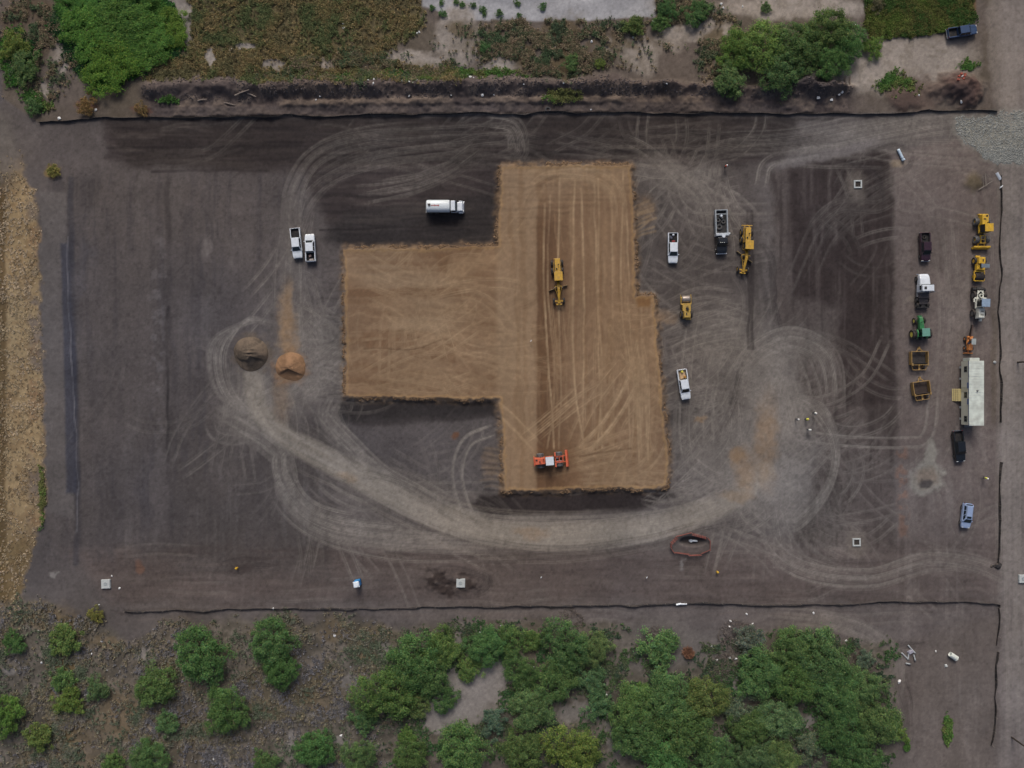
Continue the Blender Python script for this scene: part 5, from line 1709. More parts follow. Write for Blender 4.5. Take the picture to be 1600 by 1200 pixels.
# pit with orange safety fence
fpts = [(1047, 855), (1047, 848), (1056, 838), (1080, 832), (1103, 838), (1109, 845), (1109, 860), (1095, 866), (1075, 867), (1053, 864)]
t = thing('safety_fence', 'orange red mesh safety fence around the open pit', 'safety fence', 1078, 850, 0)
t.location.z = gz(1060, 870)
ORN = mat('safety_mesh', (150, 80, 70), 0.8, var=.35, dust=.5)
nseg = len(fpts)
for i in range(nseg):
    p, q = fpts[i], fpts[(i + 1) % nseg]
    a_, b_ = P(*p), P(*q)
    ax0, ay0, bx0, by0 = a_[0] - t.location.x, a_[1] - t.location.y, b_[0] - t.location.x, b_[1] - t.location.y
    ln = math.hypot(bx0 - ax0, by0 - ay0)
    an = math.atan2(by0 - ay0, bx0 - ax0)
    mb = MB()
    lean = random.uniform(-.45, .45)
    for r_ in range(4):
        z = .15 + r_ * .26
        o_ = lean * z
        mb.box(((ax0 + bx0) / 2 - math.sin(an) * o_, (ay0 + by0) / 2 + math.cos(an) * o_, z), (ln, .04, .06), an)
    k_ = max(2, int(ln / .45))
    for c_ in range(k_):
        u = (c_ + .5) / k_
        mb.box((ax0 + (bx0 - ax0) * u - math.sin(an) * lean * .55, ay0 + (by0 - ay0) * u + math.cos(an) * lean * .55, .55), (.07, .05, .95), an, 0, -lean)
    mb.build('mesh_panel', ORN, t)
    MB().cyl((ax0, ay0, -.1), (ax0, ay0, 1.2), .04, n=6).build('post', STEEL, t)
t = thing('pit_pipe', 'white pipe fitting lying in the fenced pit', 'pipe', 1084, 846.5, -3, dz=.1)
MB().ring((0, 0, 0), (1, 0, 0), .2, .16, 1.7, 14).build('barrel', WHITE, t, 0, True).location = (.1, 0, .25)
MB().ring((-.35, 0, .4), (0, 0, 1), .3, .2, .3, 14).build('riser_ring', WHITE, t)

# ------------------------------------------------------------------ silt fences
POSTM = MB().box((0, 0, .45), (.05, .05, 1.0)).mesh('post', GWOOD)


def silt(label, pts, sag=1.0, hgt=.6, group='black silt fences around the site'):
    C = spline(pts, 10)
    s = np.linspace(0, 1, len(C))
    jit = np.interp(s, np.linspace(0, 1, max(4, len(C) // 2)), rng.normal(0, .7 * sag, max(4, len(C) // 2)))
    C = offset(C, jit)
    x0, y0 = P(*C[0])
    o = bpy.data.objects.new('silt_fence', None)
    COL.objects.link(o)
    o.location = (x0, y0, gz(*C[0]))
    tag(o, label, 'silt fence', group)
    v, f = [], []
    lean = np.interp(s, np.linspace(0, 1, max(4, len(C) // 2)), rng.normal(0.03, .16, max(4, len(C) // 2)))
    hh = hgt * np.interp(s, np.linspace(0, 1, max(4, len(C))), rng.uniform(.6, 1.05, max(4, len(C))))
    T = np.gradient(C, axis=0)
    T /= np.linalg.norm(T, axis=1)[:, None]
    for i, (px, py) in enumerate(C):
        x, y = P(px, py)
        z = gz(px, py)
        nx, ny = T[i][1], T[i][0]
        for th in (-.02, .02):
            v.append((x - x0 + nx * th, y - y0 + ny * th, z - .1 - o.location.z))
            v.append((x - x0 + nx * (th + lean[i]), y - y0 + ny * (th + lean[i]), z + hh[i] - o.location.z))
    for i in range(len(C) - 1):
        a_, b_ = i * 4, i * 4 + 4
        f += [(a_, b_, b_ + 1, a_ + 1), (a_ + 2, a_ + 3, b_ + 3, b_ + 2), (a_ + 1, b_ + 1, b_ + 3, a_ + 3)]
    MB().add(v, f).build('fabric', FABRIC, o)
    step = 2 if len(C) < 120 else 3
    for i in range(0, len(C), step):
        x, y = P(*C[i])
        link('post', POSTM, o, (x - x0 + .06, y - y0 + .05, gz(*C[i]) - o.location.z))
    return o


silt('long black silt fence along the top of the site below the spoil berm', [(62, 192), (115, 189), (165, 185), (300, 184), (580, 181), (800, 178), (1000, 177), (1250, 178), (1400, 177), (1450, 174), (1558, 173)], .7)
silt('long black silt fence along the bottom of the site above the trees', [(195, 955), (300, 953), (420, 951), (560, 951), (680, 948), (800, 947), (950, 946), (1060, 942), (1200, 944), (1350, 943), (1470, 940), (1552, 943), (1559, 948)], 1.2)
silt('black silt fence segment right of the parked machines and office trailer', [(1563, 275), (1563, 330), (1562, 400), (1564, 430), (1559, 470), (1561, 520), (1562, 600), (1561, 660)], 1.0)
silt('black silt fence segment right of the silver blue SUV', [(1561, 722), (1560, 780), (1560, 840), (1558, 880)], .6)
silt('short black silt fence segment at the lower right fence corner', [(1560, 950), (1560, 980), (1556, 1008)], .9)
silt('black silt fence segment running off toward the lower right edge', [(1558, 1018), (1554, 1060), (1555, 1110), (1551, 1165)], .8)
t = thing('fabric_bundle', 'crumpled bundle of black fabric at the end of the fence below the SUV', 'fabric', 1559, 884, 30)
MB().loft([[(r_ * math.cos(q) * (1 + .3 * math.sin(3 * q + k)), r_ * math.sin(q) * .8, z) for q in [2 * PI * i / 9 for i in range(9)]] for k, (r_, z) in enumerate(((.75, 0), (.7, .25), (.4, .45), (.15, .5)))]).build('fabric_fold', FABRIC, t)
MB().loft([[(-1.0 + r_ * math.cos(q), .5 + r_ * math.sin(q) * .5, z) for q in [2 * PI * i / 7 for i in range(7)]] for r_, z in ((.45, 0), (.35, .2), (.1, .3))]).build('fabric_fold', FABRIC, t)


# ------------------------------------------------------------------ poles
def pole(label, px, py, hgt, arm=True):
    t = thing('utility_pole', label, 'utility pole', px, py, 0)
    MB().cyl((0, 0, -.3), (0, 0, hgt), .17, .11, 12).build('shaft', mat('creosote_timber', (62, 54, 48), .9), t)
    MB().box((0, .16, hgt - .7), (2.4, .1, .12)).build('crossarm', mat('creosote_timber', (62, 54, 48), .9), t)
    for x in (-1.05, -.4, .4, 1.05):
        MB().cyl((x, .16, hgt - .64), (x, .16, hgt - .45), .05, n=8).build('insulator', STEEL, t)


pole('dark utility pole leaning out of frame at the right, level with the office trailer', 1590, 566, 10)
pole('dark utility pole leaning out of frame at the lower right corner', 1581, 1152, 10)
t = thing('sign_post', 'thin pale metal post beside the fence right of the office trailer', 'post', 1554, 566, 0)
MB().cyl((0, 0, 0), (0, 0, 3.4), .04, n=8).build('shaft', STEEL, t)
MB().cyl((0, 0, 0), (0, 0, .25), .3, .2, 10).build('footing', CONC, t)

# ------------------------------------------------------------------ stockpiles
def pile(name, label, px, py, r, h, c1, c2, seed, cut=None, ell=1.0, shift=0.0):
    n_r, n_a = 34, 84
    v, f, cl = [], [], []
    x0, y0 = P(px, py)
    z0 = gz(px, py)
    rr = np.random.default_rng(seed)
    lob = [(k, rr.uniform(0, 6.28), rr.uniform(.012, .035)) for k in (1, 2, 3, 4)]
    gu, gt = np.meshgrid(np.arange(n_r + 1) / n_r, 2 * PI * np.arange(n_a) / n_a, indexing='ij')
    NZ = fbm(r * gu * np.cos(gt) * 8 + seed * 50, r * gu * np.sin(gt) * 8, 9, seed, 4, .6) - .5
    for i in range(n_r + 1):
        for j in range(n_a):
            t_ = 2 * PI * j / n_a
            u = i / n_r
            rad = r * u * (1 + sum(a_ * math.sin(k * t_ + ph) for k, ph, a_ in lob)) * 1.04
            x, y = rad * math.cos(t_) * ell, rad * math.sin(t_) + shift * (1 - u)
            z = h * (1 - u ** 1.3)
            z = z - .2 * max(0, z - h * .9)
            nz_ = float(NZ[i, j])
            z += nz_ * .55 * (1 - u * .3)
            if cut:
                z = cut(x, y, z)
            v.append((x, y, max(z, -0.05) - (.15 if i == n_r else 0)))
            m_ = np.clip(.5 + nz_ * 3 + rr.normal(0, .15), 0, 1)
            cl.append(tuple(c1 * (1 - m_) + c2 * m_) + (1,))
    for i in range(n_r):
        for j in range(n_a):
            k = (j + 1) % n_a
            f.append((i * n_a + j, (i + 1) * n_a + j, (i + 1) * n_a + k, i * n_a + k))
    me = mesh_np(name, np.array(v), np.array(f), np.array(cl))
    me.materials.append(soil_mat)
    o = link(name, me, None, (x0, y0, z0))
    return tag(o, label, 'soil pile')


def crest(x, y, z):
    ed = -.35 - .45 * abs(x + .3)
    t_ = min(1, max(0, (ed - y) / .4))
    return z * (1 - .45 * t_ * t_ * (3 - 2 * t_))


def slump(x, y, z):
    ed = -.9 + .3 * math.sin(x * 1.7) + .15 * math.sin(x * 4)
    t_ = min(1, max(0, (ed - y) / .5))
    return z * (1 - .35 * t_ * t_ * (3 - 2 * t_)) + .18 * math.exp(-((x - .3) ** 2 + (y - .3) ** 2) / .5) * math.sin(y * 9)


pile('soil_pile', 'greyish brown soil stockpile left of the orange sand pile', 393, 553, 3.3, 2.2, lin(82, 74, 66), lin(108, 96, 84), 5, slump)
pile('soil_pile', 'orange sand pile at the end of the tan spill strip', 455, 573, 2.7, 1.7, lin(122, 96, 74), lin(142, 112, 86), 9, crest, 1.1, -.4)

# ------------------------------------------------------------------ people
SKIN = mat('skin', (168, 124, 98), .6)


def person_proto(pose):
    """one continuous skinned body; pose = dict of joint positions"""
    V, E, Rd = [], [], []

    def jt(p, r, par=None):
        V.append(p)
        Rd.append(r)
        if par is not None:
            E.append((par, len(V) - 1))
        return len(V) - 1
    pel = jt((0, 0, .95), .14)
    ch = jt((0, 0, 1.28), .155, jt((0, 0, 1.1), .13, pel))
    nk = jt((0.01, 0, 1.5), .06, jt((0, 0, 1.42), .12, ch))
    jt((.03, 0, 1.74), .085, jt((.03, 0, 1.62), .1, nk))
    for s in (-1, 1):
        q = pose['arm'][0 if s < 0 else 1]
        sh = jt((0, s * .2, 1.42), .07, ch)
        el = jt((q[0], s * q[1], q[2]), .048, sh)
        wr = jt((q[3], s * q[4], q[5]), .034, el)
        dv = (Vector(V[wr]) - Vector(V[el])).normalized()
        sv_ = Vector((dv.y, -dv.x, 0.2)).normalized()
        pm = jt(tuple(Vector(V[wr]) + dv * .06), .036, wr)
        for kf, (off_, ln_) in enumerate(((-.03, .07), (-.01, .085), (.01, .08), (.03, .06))):
            k1 = jt(tuple(Vector(V[pm]) + dv * .04 + sv_ * off_), .010, pm)
            jt(tuple(Vector(V[k1]) + dv * ln_ * .6 + Vector((0, 0, -.02))), .009, k1)
        jt(tuple(Vector(V[wr]) + dv * .05 + sv_ * .06), .011, wr)
        lg = pose['leg'][0 if s < 0 else 1]
        hp = jt((0, s * .1, .9), .1, pel)
        kn = jt((lg[0], s * .11, .5), .065, hp)
        an = jt((lg[1], s * .11, .09), .045, kn)
        jt((lg[1] + .17, s * .12, .04), .04, an)
    me = bpy.data.meshes.new('person')
    me.from_pydata(V, E, [])
    me.update()
    o = bpy.data.objects.new('person', me)
    md = o.modifiers.new('skin', 'SKIN')
    md.use_smooth_shade = True
    o.modifiers.new('sub', 'SUBSURF').levels = 1
    o.modifiers['sub'].render_levels = 1
    for i, r_ in enumerate(Rd):
        me.skin_vertices[0].data[i].radius = (r_, r_)
    me.skin_vertices[0].data[0].use_root = True
    return o


STAND = dict(arm=((.02, .27, 1.15, .12, .28, .92), (.0, .27, 1.15, .1, .27, .92)), leg=((.0, -.02), (.02, .0)))
WIDE = dict(arm=((.02, .48, 1.3, .1, .72, 1.2), (.0, .46, 1.32, .12, .72, 1.25)), leg=((.12, .18), (-.08, -.2)))
protos = {'stand': person_proto(STAND), 'wide': person_proto(WIDE)}


def person(label, px, py, deg, vest, hat, trousers, pose='stand'):
    o = protos[pose].copy()
    o.data = protos[pose].data.copy()
    COL.objects.link(o)
    x, y = P(px, py, 1.0)
    o.location = (x, y, gz(*pxy(x, y)))
    o.rotation_euler = (0, 0, math.radians(deg))
    o.data.materials.append(trousers)
    tag(o, label, 'person', 'workers on the site')
    n_ = 14
    MB().loft([[(rx_ * math.cos(q), ry_ * math.sin(q), z) for q in [2 * PI * i / n_ for i in range(n_)]] for rx_, ry_, z in
               ((.18, .21, .9), (.175, .21, 1.1), (.185, .235, 1.3), (.17, .25, 1.42), (.1, .15, 1.5))]).build('vest', vest, o, 0, True)
    MB().loft([[(.03 + rr_ * math.cos(q), rr_ * .92 * math.sin(q), z) for q in [2 * PI * i / n_ for i in range(n_)]] for rr_, z in
               ((.17, 1.735), (.165, 1.755), (.135, 1.765), (.12, 1.84), (.06, 1.885))]).build('hard_hat', hat, o, 0, True)
    fc = MB().loft([[(.045 + .085 * math.cos(q), .075 * math.sin(q), z) for q in [2 * PI * i / n_ for i in range(n_)]] for z in (1.58, 1.66, 1.73)]).build('face', SKIN, o, 0, True)
    MB().box((.14, 0, 1.66), (.03, .03, .05)).box((.125, .03, 1.685), (.01, .02, .012)).box((.125, -.03, 1.685), (.01, .02, .012)).box((.125, 0, 1.61), (.012, .05, .012)).build('features', mat('face_features', (120, 80, 66), .6), fc)
    return o


VY = mat('vest_yellow', (224, 226, 90), .7)
VW_ = mat('vest_pale', (222, 224, 216), .7)
VO = mat('vest_orange', (206, 92, 60), .7)
VG = mat('grey_shirt', (112, 112, 118), .8)
HW = mat('hat_white', (236, 236, 232), .35)
HY = mat('hat_yellow', (226, 204, 90), .4)
JEAN = mat('dark_denim', (48, 52, 64), .9)
person('worker in grey with white hard hat, leftmost of the group of four', 1245.5, 655, -20, VG, HW, JEAN)
person('worker in bright yellow vest in the middle of the group of four', 1261, 655, 160, VY, HY, JEAN)
person('worker in pale vest, uppermost of the group of four', 1273.5, 645.5, 200, VW_, HW, JEAN)
person('worker in pale vest, lowest of the group of four', 1264.5, 671.5, 90, VW_, HW, JEAN)
person('worker in yellow vest with arms out, above the silver blue SUV', 1540, 747, -95, VY, HW, JEAN, 'wide')
person('worker in orange vest with white hard hat alone at the top right of the pad', 1134.5, 259.5, -60, VO, HW, JEAN)

# ------------------------------------------------------------------ small site things
for lb, px, py in (('yellow valve marker in scraped soil at the lower left', 371, 887), ('yellow valve marker right of the fenced pit', 1120, 893)):
    t = thing('valve_marker', lb, 'marker', px, py, 20, 'yellow valve markers')
    MB().cyl((0, 0, 0), (0, 0, .8), .16, .14, 10).build('post', BYELLOW, t)
    MB().cyl((0, 0, .8), (0, 0, .95), .24, .1, 10).build('cap', BYELLOW, t)
    for s in (-1, 1):
        MB().cyl((0, s * .14, .55), (0, s * .3, .55), .08, n=8).build('nozzle', BYELLOW, t)
for lb, px, py in (('survey stake with white ribbon on the pad left of the grader', 829, 534), ('survey stake with white ribbon at the lower middle near the fence', 845, 901),
                   ('survey stake with white ribbon below the fenced pit', 1009, 901)):
    t = thing('survey_stake', lb, 'stake', px, py, 30, 'survey stakes')
    MB().box((0, 0, .5), (.05, .09, 1.1)).build('lath', WOOD, t)
    MB().box((.08, .05, .95), (.35, .12, .2), .4).build('ribbon', WHITE, t)
o = MB().ring((0, 0, .14), (0, 0, 1), .55, .32, .28).build('old_tyre', mat('dusty_rubber', (70, 72, 74), .9, dust=.4))
x, y = P(856, 172)
o.location = (x, y, gz(856, 172))
tag(o, 'old tyre lying on the berm foot by the top fence', 'tyre')
LOGM = mat('dead_wood', (134, 122, 112), .9)
for px, py, ln, dg, lb in ((382, 149, 3.0, 22, 'pale log on the berm at upper left, upper of two'), (357, 163, 3.0, -12, 'pale log by the berm at upper left, lower of two'), (318, 158, 1.8, 10, 'thin weathered branch left of the two logs'),
                           (395, 151, 2.0, -20, 'short weathered stick right of the upper log'), (1328, 128, 2.2, 88, 'pale timber post right of the top right trees'), (1320, 126, 1.5, 86, 'short pale post beside the timber post at the top right')):
    t = thing('fallen_log', lb, 'log', px, py, dg, dz=.1)
    mb = MB()
    mb.tube([(-ln / 2, 0, .1), (-ln * .1, .06, .14), (ln / 2, 0, .12)], [.16, .13, .09], 8)
    mb.build('trunk', LOGM, t)
    MB().tube([(0, .05, .14), (.4, .35, .22)], [.07, .03], 6).build('branch', LOGM, t)
t = thing('timber_frame', 'broken triangular timber frame below the gravel entrance', 'timber frame', 1540, 285, 0, dz=.15)
for (a_, b_, w_) in (((-.35, 1.6, .3), (-.15, -.8, .35), .14), ((-1.5, -1.5, .15), (1.0, .1, .4), .16), ((-.25, 1.7, .25), (1.05, .15, .35), .06), ((-.7, 1.2, .2), (-.6, -1.1, .2), .07)):
    MB().tube([a_, b_], w_ / 2, 4).build('beam', GWOOD, t)
t = thing('plastic_sheet', 'crumpled white plastic sheet by the upper end of the right fence', 'plastic sheet', 1560.5, 275.5, -60)
MB().loft([[(x_, y_ * .3, z_) for y_, z_ in ((-1, .05), (-.4, .25), (.3, .35), (1, .08), (.2, .02))] for x_ in (-.8, -.2, .3, .75)]).build('fold', WHITE, t)
t = thing('plastic_bag', 'white plastic bag on the right fence below the plastic sheet', 'plastic bag', 1563.5, 292.5, 30)
MB().hexa([(-.4, -.15, .1), (.35, .0, .1), (.4, .25, .1), (-.2, .1, .1)], [(-.3, -.1, .45), (.2, .05, .55), (.25, .15, .5), (-.15, .08, .4)]).build('film', WHITE, t)
t = thing('pipe_length', 'white pipe lying along the lower fence, right of middle', 'pipe', 1064, 943, 1, dz=.3)
MB().ring((.35, 0, .15), (1, 0, 0), .16, .12, 1.4, 12).ring((-.55, 0, .15), (1, .2, 0), .2, .1, 1.0, 12).build('barrel', WHITE, t)
t = thing('tumbleweed', 'round rust brown tumbleweed on bare ground in the lower right trees', 'tumbleweed', 1075, 1019, 0)
tb = MB()
for k in range(900):
    dv = Vector(rng.normal(0, 1, 3)).normalized()
    dv.z = abs(dv.z)
    p = dv * 1.25
    q = (dv + Vector(rng.normal(0, .3, 3))).normalized() * rng.uniform(.6, 1.4)
    tb.add([(p * .5) + Vector((0, 0, .1)), q + Vector((.03, .05, .1)), q + Vector((-.06, .02, .16))], [(0, 1, 2)])
tb.build('stems', mat('rusty_stems', (128, 92, 72), .9), t)

TWIG = [mat('grey_twigs', (112, 104, 98), .95), mat('dark_twigs', (84, 76, 70), .95)]


def brush(label, px, py, r_px, n=420):
    t = thing('brush_pile', label, 'brush pile', px, py, 0)
    r = r_px * S
    for q in range(2):
        mb = MB()
        for k in range(n // 2):
            u, th = math.sqrt(random.random()) * r, random.uniform(0, 6.28)
            p = Vector((u * math.cos(th), u * math.sin(th), random.uniform(.05, .8) * (1 - .7 * u / r)))
            d = Vector((random.gauss(0, 1), random.gauss(0, 1), random.gauss(0, .3))).normalized() * random.uniform(.3, 1.0)
            w = Vector((-d.y, d.x, 0)).normalized() * random.uniform(.02, .06)
            mb.add([p - d * .5 - w, p - d * .5 + w, p + d * .5 + w * .4, p + d * .5 - w * .4, p + Vector((0, 0, .06))], [(0, 1, 4), (1, 2, 4), (2, 3, 4), (3, 0, 4)])
        mb.build('branches', TWIG[q], t)


brush('grey brush pile at the upper left rim of the right lower woods', 1150, 997, 30)
brush('grey brush pile with pale chunks below the tumbleweed clearing', 1132, 1043, 22)
brush('dark brush pile at the right rim of the lower woods by the scrap heap', 1350, 1035, 20)
brush('grey dead brush in the gap near the bottom of the right lower woods', 1272, 1160, 26)
brush('dark brush line along the lower fence left of the fence side tree', 890, 971, 22, 260)
brush('dry twigs beside the isolated shrub left of the tumbleweed', 1025, 994, 16, 200)
brush('dry twigs at the foot of the isolated shrub by the woods', 1062, 1061, 15, 200)
REDM = mat('red_clay', (158, 84, 70), .9)
for i, (px, py) in enumerate(((1489, 130), (1493, 123), (1497, 119), (1499, 127), (1502, 122), (1505, 118))):
    o = MB().hexa([(-.3, -.2, 0), (.25, -.25, 0), (.3, .2, 0), (-.2, .28, 0)], [(-.2, -.1, .25), (.15, -.15, .3), (.2, .1, .22), (-.12, .15, .28)]).build('clay_lump', REDM)
    o.location = (*P(px, py), gz(px, py))
    o.rotation_euler = (0, 0, px)
    tag(o, 'red clay lump on the upper right dark soil mound, ' + ['leftmost', 'second from the left', 'third from the left', 'third from the right', 'second from the right', 'rightmost'][i], 'clay', 'red clay lumps on the mound')

# litter: single scraps, alike within each patch of ground
SCR = []
for k in range(5):
    q = [Vector((math.cos(a_) * random.uniform(.16, .34), math.sin(a_) * random.uniform(.12, .3), random.uniform(.02, .2))) for a_ in [2 * PI * i / 6 + random.uniform(-.3, .3) for i in range(6)]]
    SCR.append(MB().add([(0, 0, .24)] + q + [Vector((p.x * .9, p.y * .9, 0)) for p in q], [(0, 1 + i, 1 + (i + 1) % 6) for i in range(6)] + [(1 + i, 7 + i, 7 + (i + 1) % 6, 1 + (i + 1) % 6) for i in range(6)]).mesh('litter_scrap', mat('litter_white', (220, 222, 222), .6)))


ORD = ['leftmost', 'second from the left', 'third from the left', 'fourth from the left', 'fifth from the left', 'sixth from the left', 'seventh from the left', 'eighth from the left', 'ninth from the left',
       'tenth from the left', 'eleventh from the left', 'twelfth from the left']


def place_word(i, n):
    """where the i-th of n alike things, sorted from left to right, stands"""
    if i < (n + 1) // 2:
        return ORD[i]
    return ORD[n - 1 - i].replace('leftmost', 'rightmost').replace('left', 'right')


def litter(label, group, spots, sc=1.0):
    spots = sorted(spots)
    base = label
    for i, (px, py) in enumerate(spots):
        if len(spots) > 1:
            label = base + ', ' + place_word(i, len(spots))
        o = link('litter_scrap', random.choice(SCR), None, (*P(px, py), gz(px, py)), random.uniform(0, 6.28))
        k = sc * random.uniform(.7, 1.3)
        o.scale = (k, k, k)
        tag(o, label, 'litter', group)


litter('white litter scrap in the upper left brown grass', 'litter in the upper left grass', [(317, 70), (361, 77), (537, 37), (538, 44), (652, 52), (655, 50), (112, 12), (105, 17), (93, 185), (150, 172)])
litter('small pale chunk on the top spoil berm', 'pale chunks on the berm', [(586, 136), (578, 131), (630, 130), (641, 133), (652, 130), (647, 134), (640, 152), (705, 151), (731, 117), (735, 121), (740, 123), (586, 128), (557, 130), (502, 153), (495, 158),
                                                                                              (852, 151), (818, 137), (880, 135), (1038, 137), (923, 172), (772, 150), (754, 150)], .9)
litter('white litter scrap in weeds below the concrete slab', 'litter in the weeds below the slab', [(836, 65), (867, 74), (924, 65), (882, 46), (1021, 35), (815, 74), (990, 58), (1127, 6), (1130, 12), (1160, 10)])
litter('pale broken chunk beside the upper right trees', 'chunks by the upper right trees', [(1276, 155), (1309, 150), (1312, 147), (1297, 158), (1435, 150), (1290, 117), (1338, 40), (1499, 122), (1499, 161)], 1.3)
litter('white litter scrap in the lower left scrub', 'litter in the lower left scrub', [(155, 945), (79, 973), (60, 986), (75, 1010), (6, 981), (65, 1035), (159, 1002), (167, 1047), (312, 990), (427, 951), (446, 990), (523, 993), (495, 1041), (548, 1042), (446, 1082), (569, 1142),
                                                                                                 (533, 1149), (143, 1022), (334, 1186), (187, 919), (175, 900)])
litter('white litter scrap along the lower tree line', 'litter along the lower tree line', [(688, 980), (676, 995), (783, 976), (750, 988), (1001, 1013), (834, 1042), (825, 1161), (977, 1099), (947, 1085), (1166, 959), (1140, 979), (1141, 970), (1176, 974), (1271, 958), (1290, 995),
                                                                                                        (1322, 1001), (1112, 1010), (1120, 1031), (1125, 1052), (1140, 1028), (1150, 1029), (1287, 1012), (1462, 1017)], 1.0)
litter('white sheet scrap on bare ground left of the lower right track', 'sheet scrap', [(1405, 1064)], 1.8)

# loose crushed stone on the entrance and rubble on the berm, uncountable
def scatter_rocks(name, label, cat, mask, n, smin, smax, c, spread=.25):
    w = (mask * (X > -25) * (X < 1625) * (Y > -25) * (Y < 1225)).ravel()
    w = w / w.sum()
    ids = rng.choice(len(w), n, p=w)
    px = X.ravel()[ids] + rng.uniform(-.9, .9, n)
    py = Y.ravel()[ids] + rng.uniform(-.9, .9, n)
    cx, cy, cz = (px - 800) * S, (600 - py) * S, Z.ravel()[ids]
    s = rng.uniform(smin, smax, n)
    base = np.array([(1, 0, 0), (0, 1, 0), (-1, 0, 0), (0, -1, 0), (0, 0, .8)], float)
    v = base[None] * s[:, None, None] * rng.uniform(.6, 1.3, (n, 5, 1)) + np.stack([cx, cy, cz], 1)[:, None]
    tri = np.array([(0, 1, 4), (1, 2, 4), (2, 3, 4), (3, 0, 4)])
    f = (tri[None] + np.arange(n)[:, None, None] * 5).reshape(-1, 3)
    cl = np.ones((n, 5, 4))
    cl[..., :3] = np.asarray(c)[None, None] * rng.uniform(1 - spread, 1 + spread, (n, 1, 1))
    me = mesh_np(name, v.reshape(-1, 3), f, cl.reshape(-1, 4), smooth_=False)
    me.materials.append(slab_mat)
    return tag(link(name, me), label, cat, None, 'stuff')


scatter_rocks('crushed_stone', 'loose pale crushed stone on the site entrance', 'gravel', (grav > .5) * (.3 + smooth(225, 250, Y)), 5000, .06, .2, lin(142, 144, 140))
scatter_rocks('berm_clods', 'dark clods and rubble over the spoil berm', 'clods', (bermm > .5) * smooth(-22, -30, Y - fence_y) * smooth(.4, .6, berm_n), 4500, .05, .22, lin(84, 78, 78), .4)
scatter_rocks('soil_clods', 'small soil clods along the rim of the tan pad', 'clods', rim * (fbm(X, Y, 18, 111, 2) > .5), 3500, .06, .22, lin(120, 99, 78), .3)

# ------------------------------------------------------------------ grass and weeds (uncountable)
def tufts(name, label, mask, n, pal, hgt=(.2, .45), rad=(.12, .32), blades=7, wts=None, nscale=30, seed=0):
    w = (mask * (X > -28) * (X < 1628) * (Y > -28) * (Y < 1228)).ravel()
    w = w / w.sum()
    ids = rng.choice(len(w), n, p=w)
    px = X.ravel()[ids] + rng.uniform(-.9, .9, n)
    py = Y.ravel()[ids] + rng.uniform(-.9, .9, n)
    c0 = np.stack([(px - 800) * S, (600 - py) * S, Z.ravel()[ids]], 1)
    pal = np.array([lin(*p) for p in pal])
    sel = np.clip((fbm(px, py, nscale, 120 + seed, 3) - .25) / .5 + rng.normal(0, .14, n), 0, .999) * len(pal)
    tc = pal[sel.astype(int)] * np.array([1.85, 2.0, 2.6]) * rng.uniform(.65, 1.35, (n, 1))
    B = blades
    an = rng.uniform(0, 2 * PI, (n, B))
    sc = rng.uniform(.7, 1.35, (n, 1))
    r_ = rng.uniform(rad[0], rad[1], (n, B)) * sc
    h_ = rng.uniform(hgt[0], hgt[1], (n, B)) * sc
    wd = rng.uniform(.05, .11, (n, B)) * sc
    d = np.stack([np.cos(an), np.sin(an), np.zeros_like(an)], -1)
    p_ = np.stack([-np.sin(an), np.cos(an), np.zeros_like(an)], -1)
    base = c0[:, None] + d * .03
    mid = base + d * (r_ * .6)[..., None] + np.array([0, 0, 1.]) * (h_ * .85)[..., None]
    tip = base + d * r_[..., None] + np.array([0, 0, 1.]) * (h_ * .8)[..., None]
    v = np.stack([base - p_ * wd[..., None] * .5, mid - p_ * wd[..., None], mid + p_ * wd[..., None], tip], 2).reshape(-1, 3)
    k = np.arange(n * B)[:, None] * 4
    f = np.concatenate([k + [0, 1, 2], k + [1, 3, 2]], 0)
    cl = np.ones((n, B, 4, 4))
    cl[..., :3] = (tc[:, None] * rng.uniform(.7, 1.3, (n, B, 1)))[:, :, None]
    me = mesh_np(name, v, f, cl.reshape(-1, 4), 'leaf', False)
    me.materials.append(GRASSM)
    return tag(link(name, me), label, 'grass', None, 'stuff')


GRASSM = attr_mat('grass_blades', 'leaf', 0.8, ((1.0, 0.15),), translucent=True)
nwf = fld * (1 - cal) * (0.25 + smooth(.35, .6, fbm(X, Y, 16, 131, 3)))
tufts('dry_grass', 'brown and olive dry grass field at the upper left', nwf * above, 13000, [(80, 86, 50), (92, 90, 54), (106, 96, 58), (116, 99, 62), (106, 94, 60), (94, 88, 56)], (.2, .5), seed=1)
vin = np.maximum.reduce([blob(185, 45, 95, 60, .2, 22, 10), blob(170, 105, 45, 26, .3, 12, 8), blob(262, 45, 26, 26, .3, 10, 6), blob(28, 90, 22, 40, .4, 12, 8)])
paint(vin * above, lin(50, 62, 34), 0.0)
tufts('green_vines', 'low green vine cover at the upper left', vin * above, 14000, [(34, 58, 30), (46, 78, 34), (56, 88, 34), (68, 92, 38)], (.25, .5), (.15, .4), seed=8)
tufts('weeds', 'brown weeds below the pale concrete slab', (1 - .9 * cal) * (weeds + .5 * blob(60, 70, 60, 80, .4)) * above * smooth(.35, .6, fbm(X, Y, 14, 132, 3)) * (1 - slab), 11000,
      [(70, 82, 52), (90, 86, 60), (108, 96, 68), (114, 98, 72), (88, 88, 58), (68, 78, 52)], (.2, .55), seed=2)
tufts('green_grass', 'green weedy grass strip at the upper right', gstrip, 7000, [(70, 84, 34), (84, 88, 40), (78, 76, 38), (56, 74, 32)], (.2, .5), seed=3)
tufts('straw_grass', 'straw coloured grass on the left verge', verge * (.2 + smooth(.4, .6, fbm(X, Y, 12, 133, 3))), 5000, [(142, 126, 94), (134, 118, 86), (120, 102, 72), (146, 130, 100)], (.06, .18), (.08, .2), seed=4)
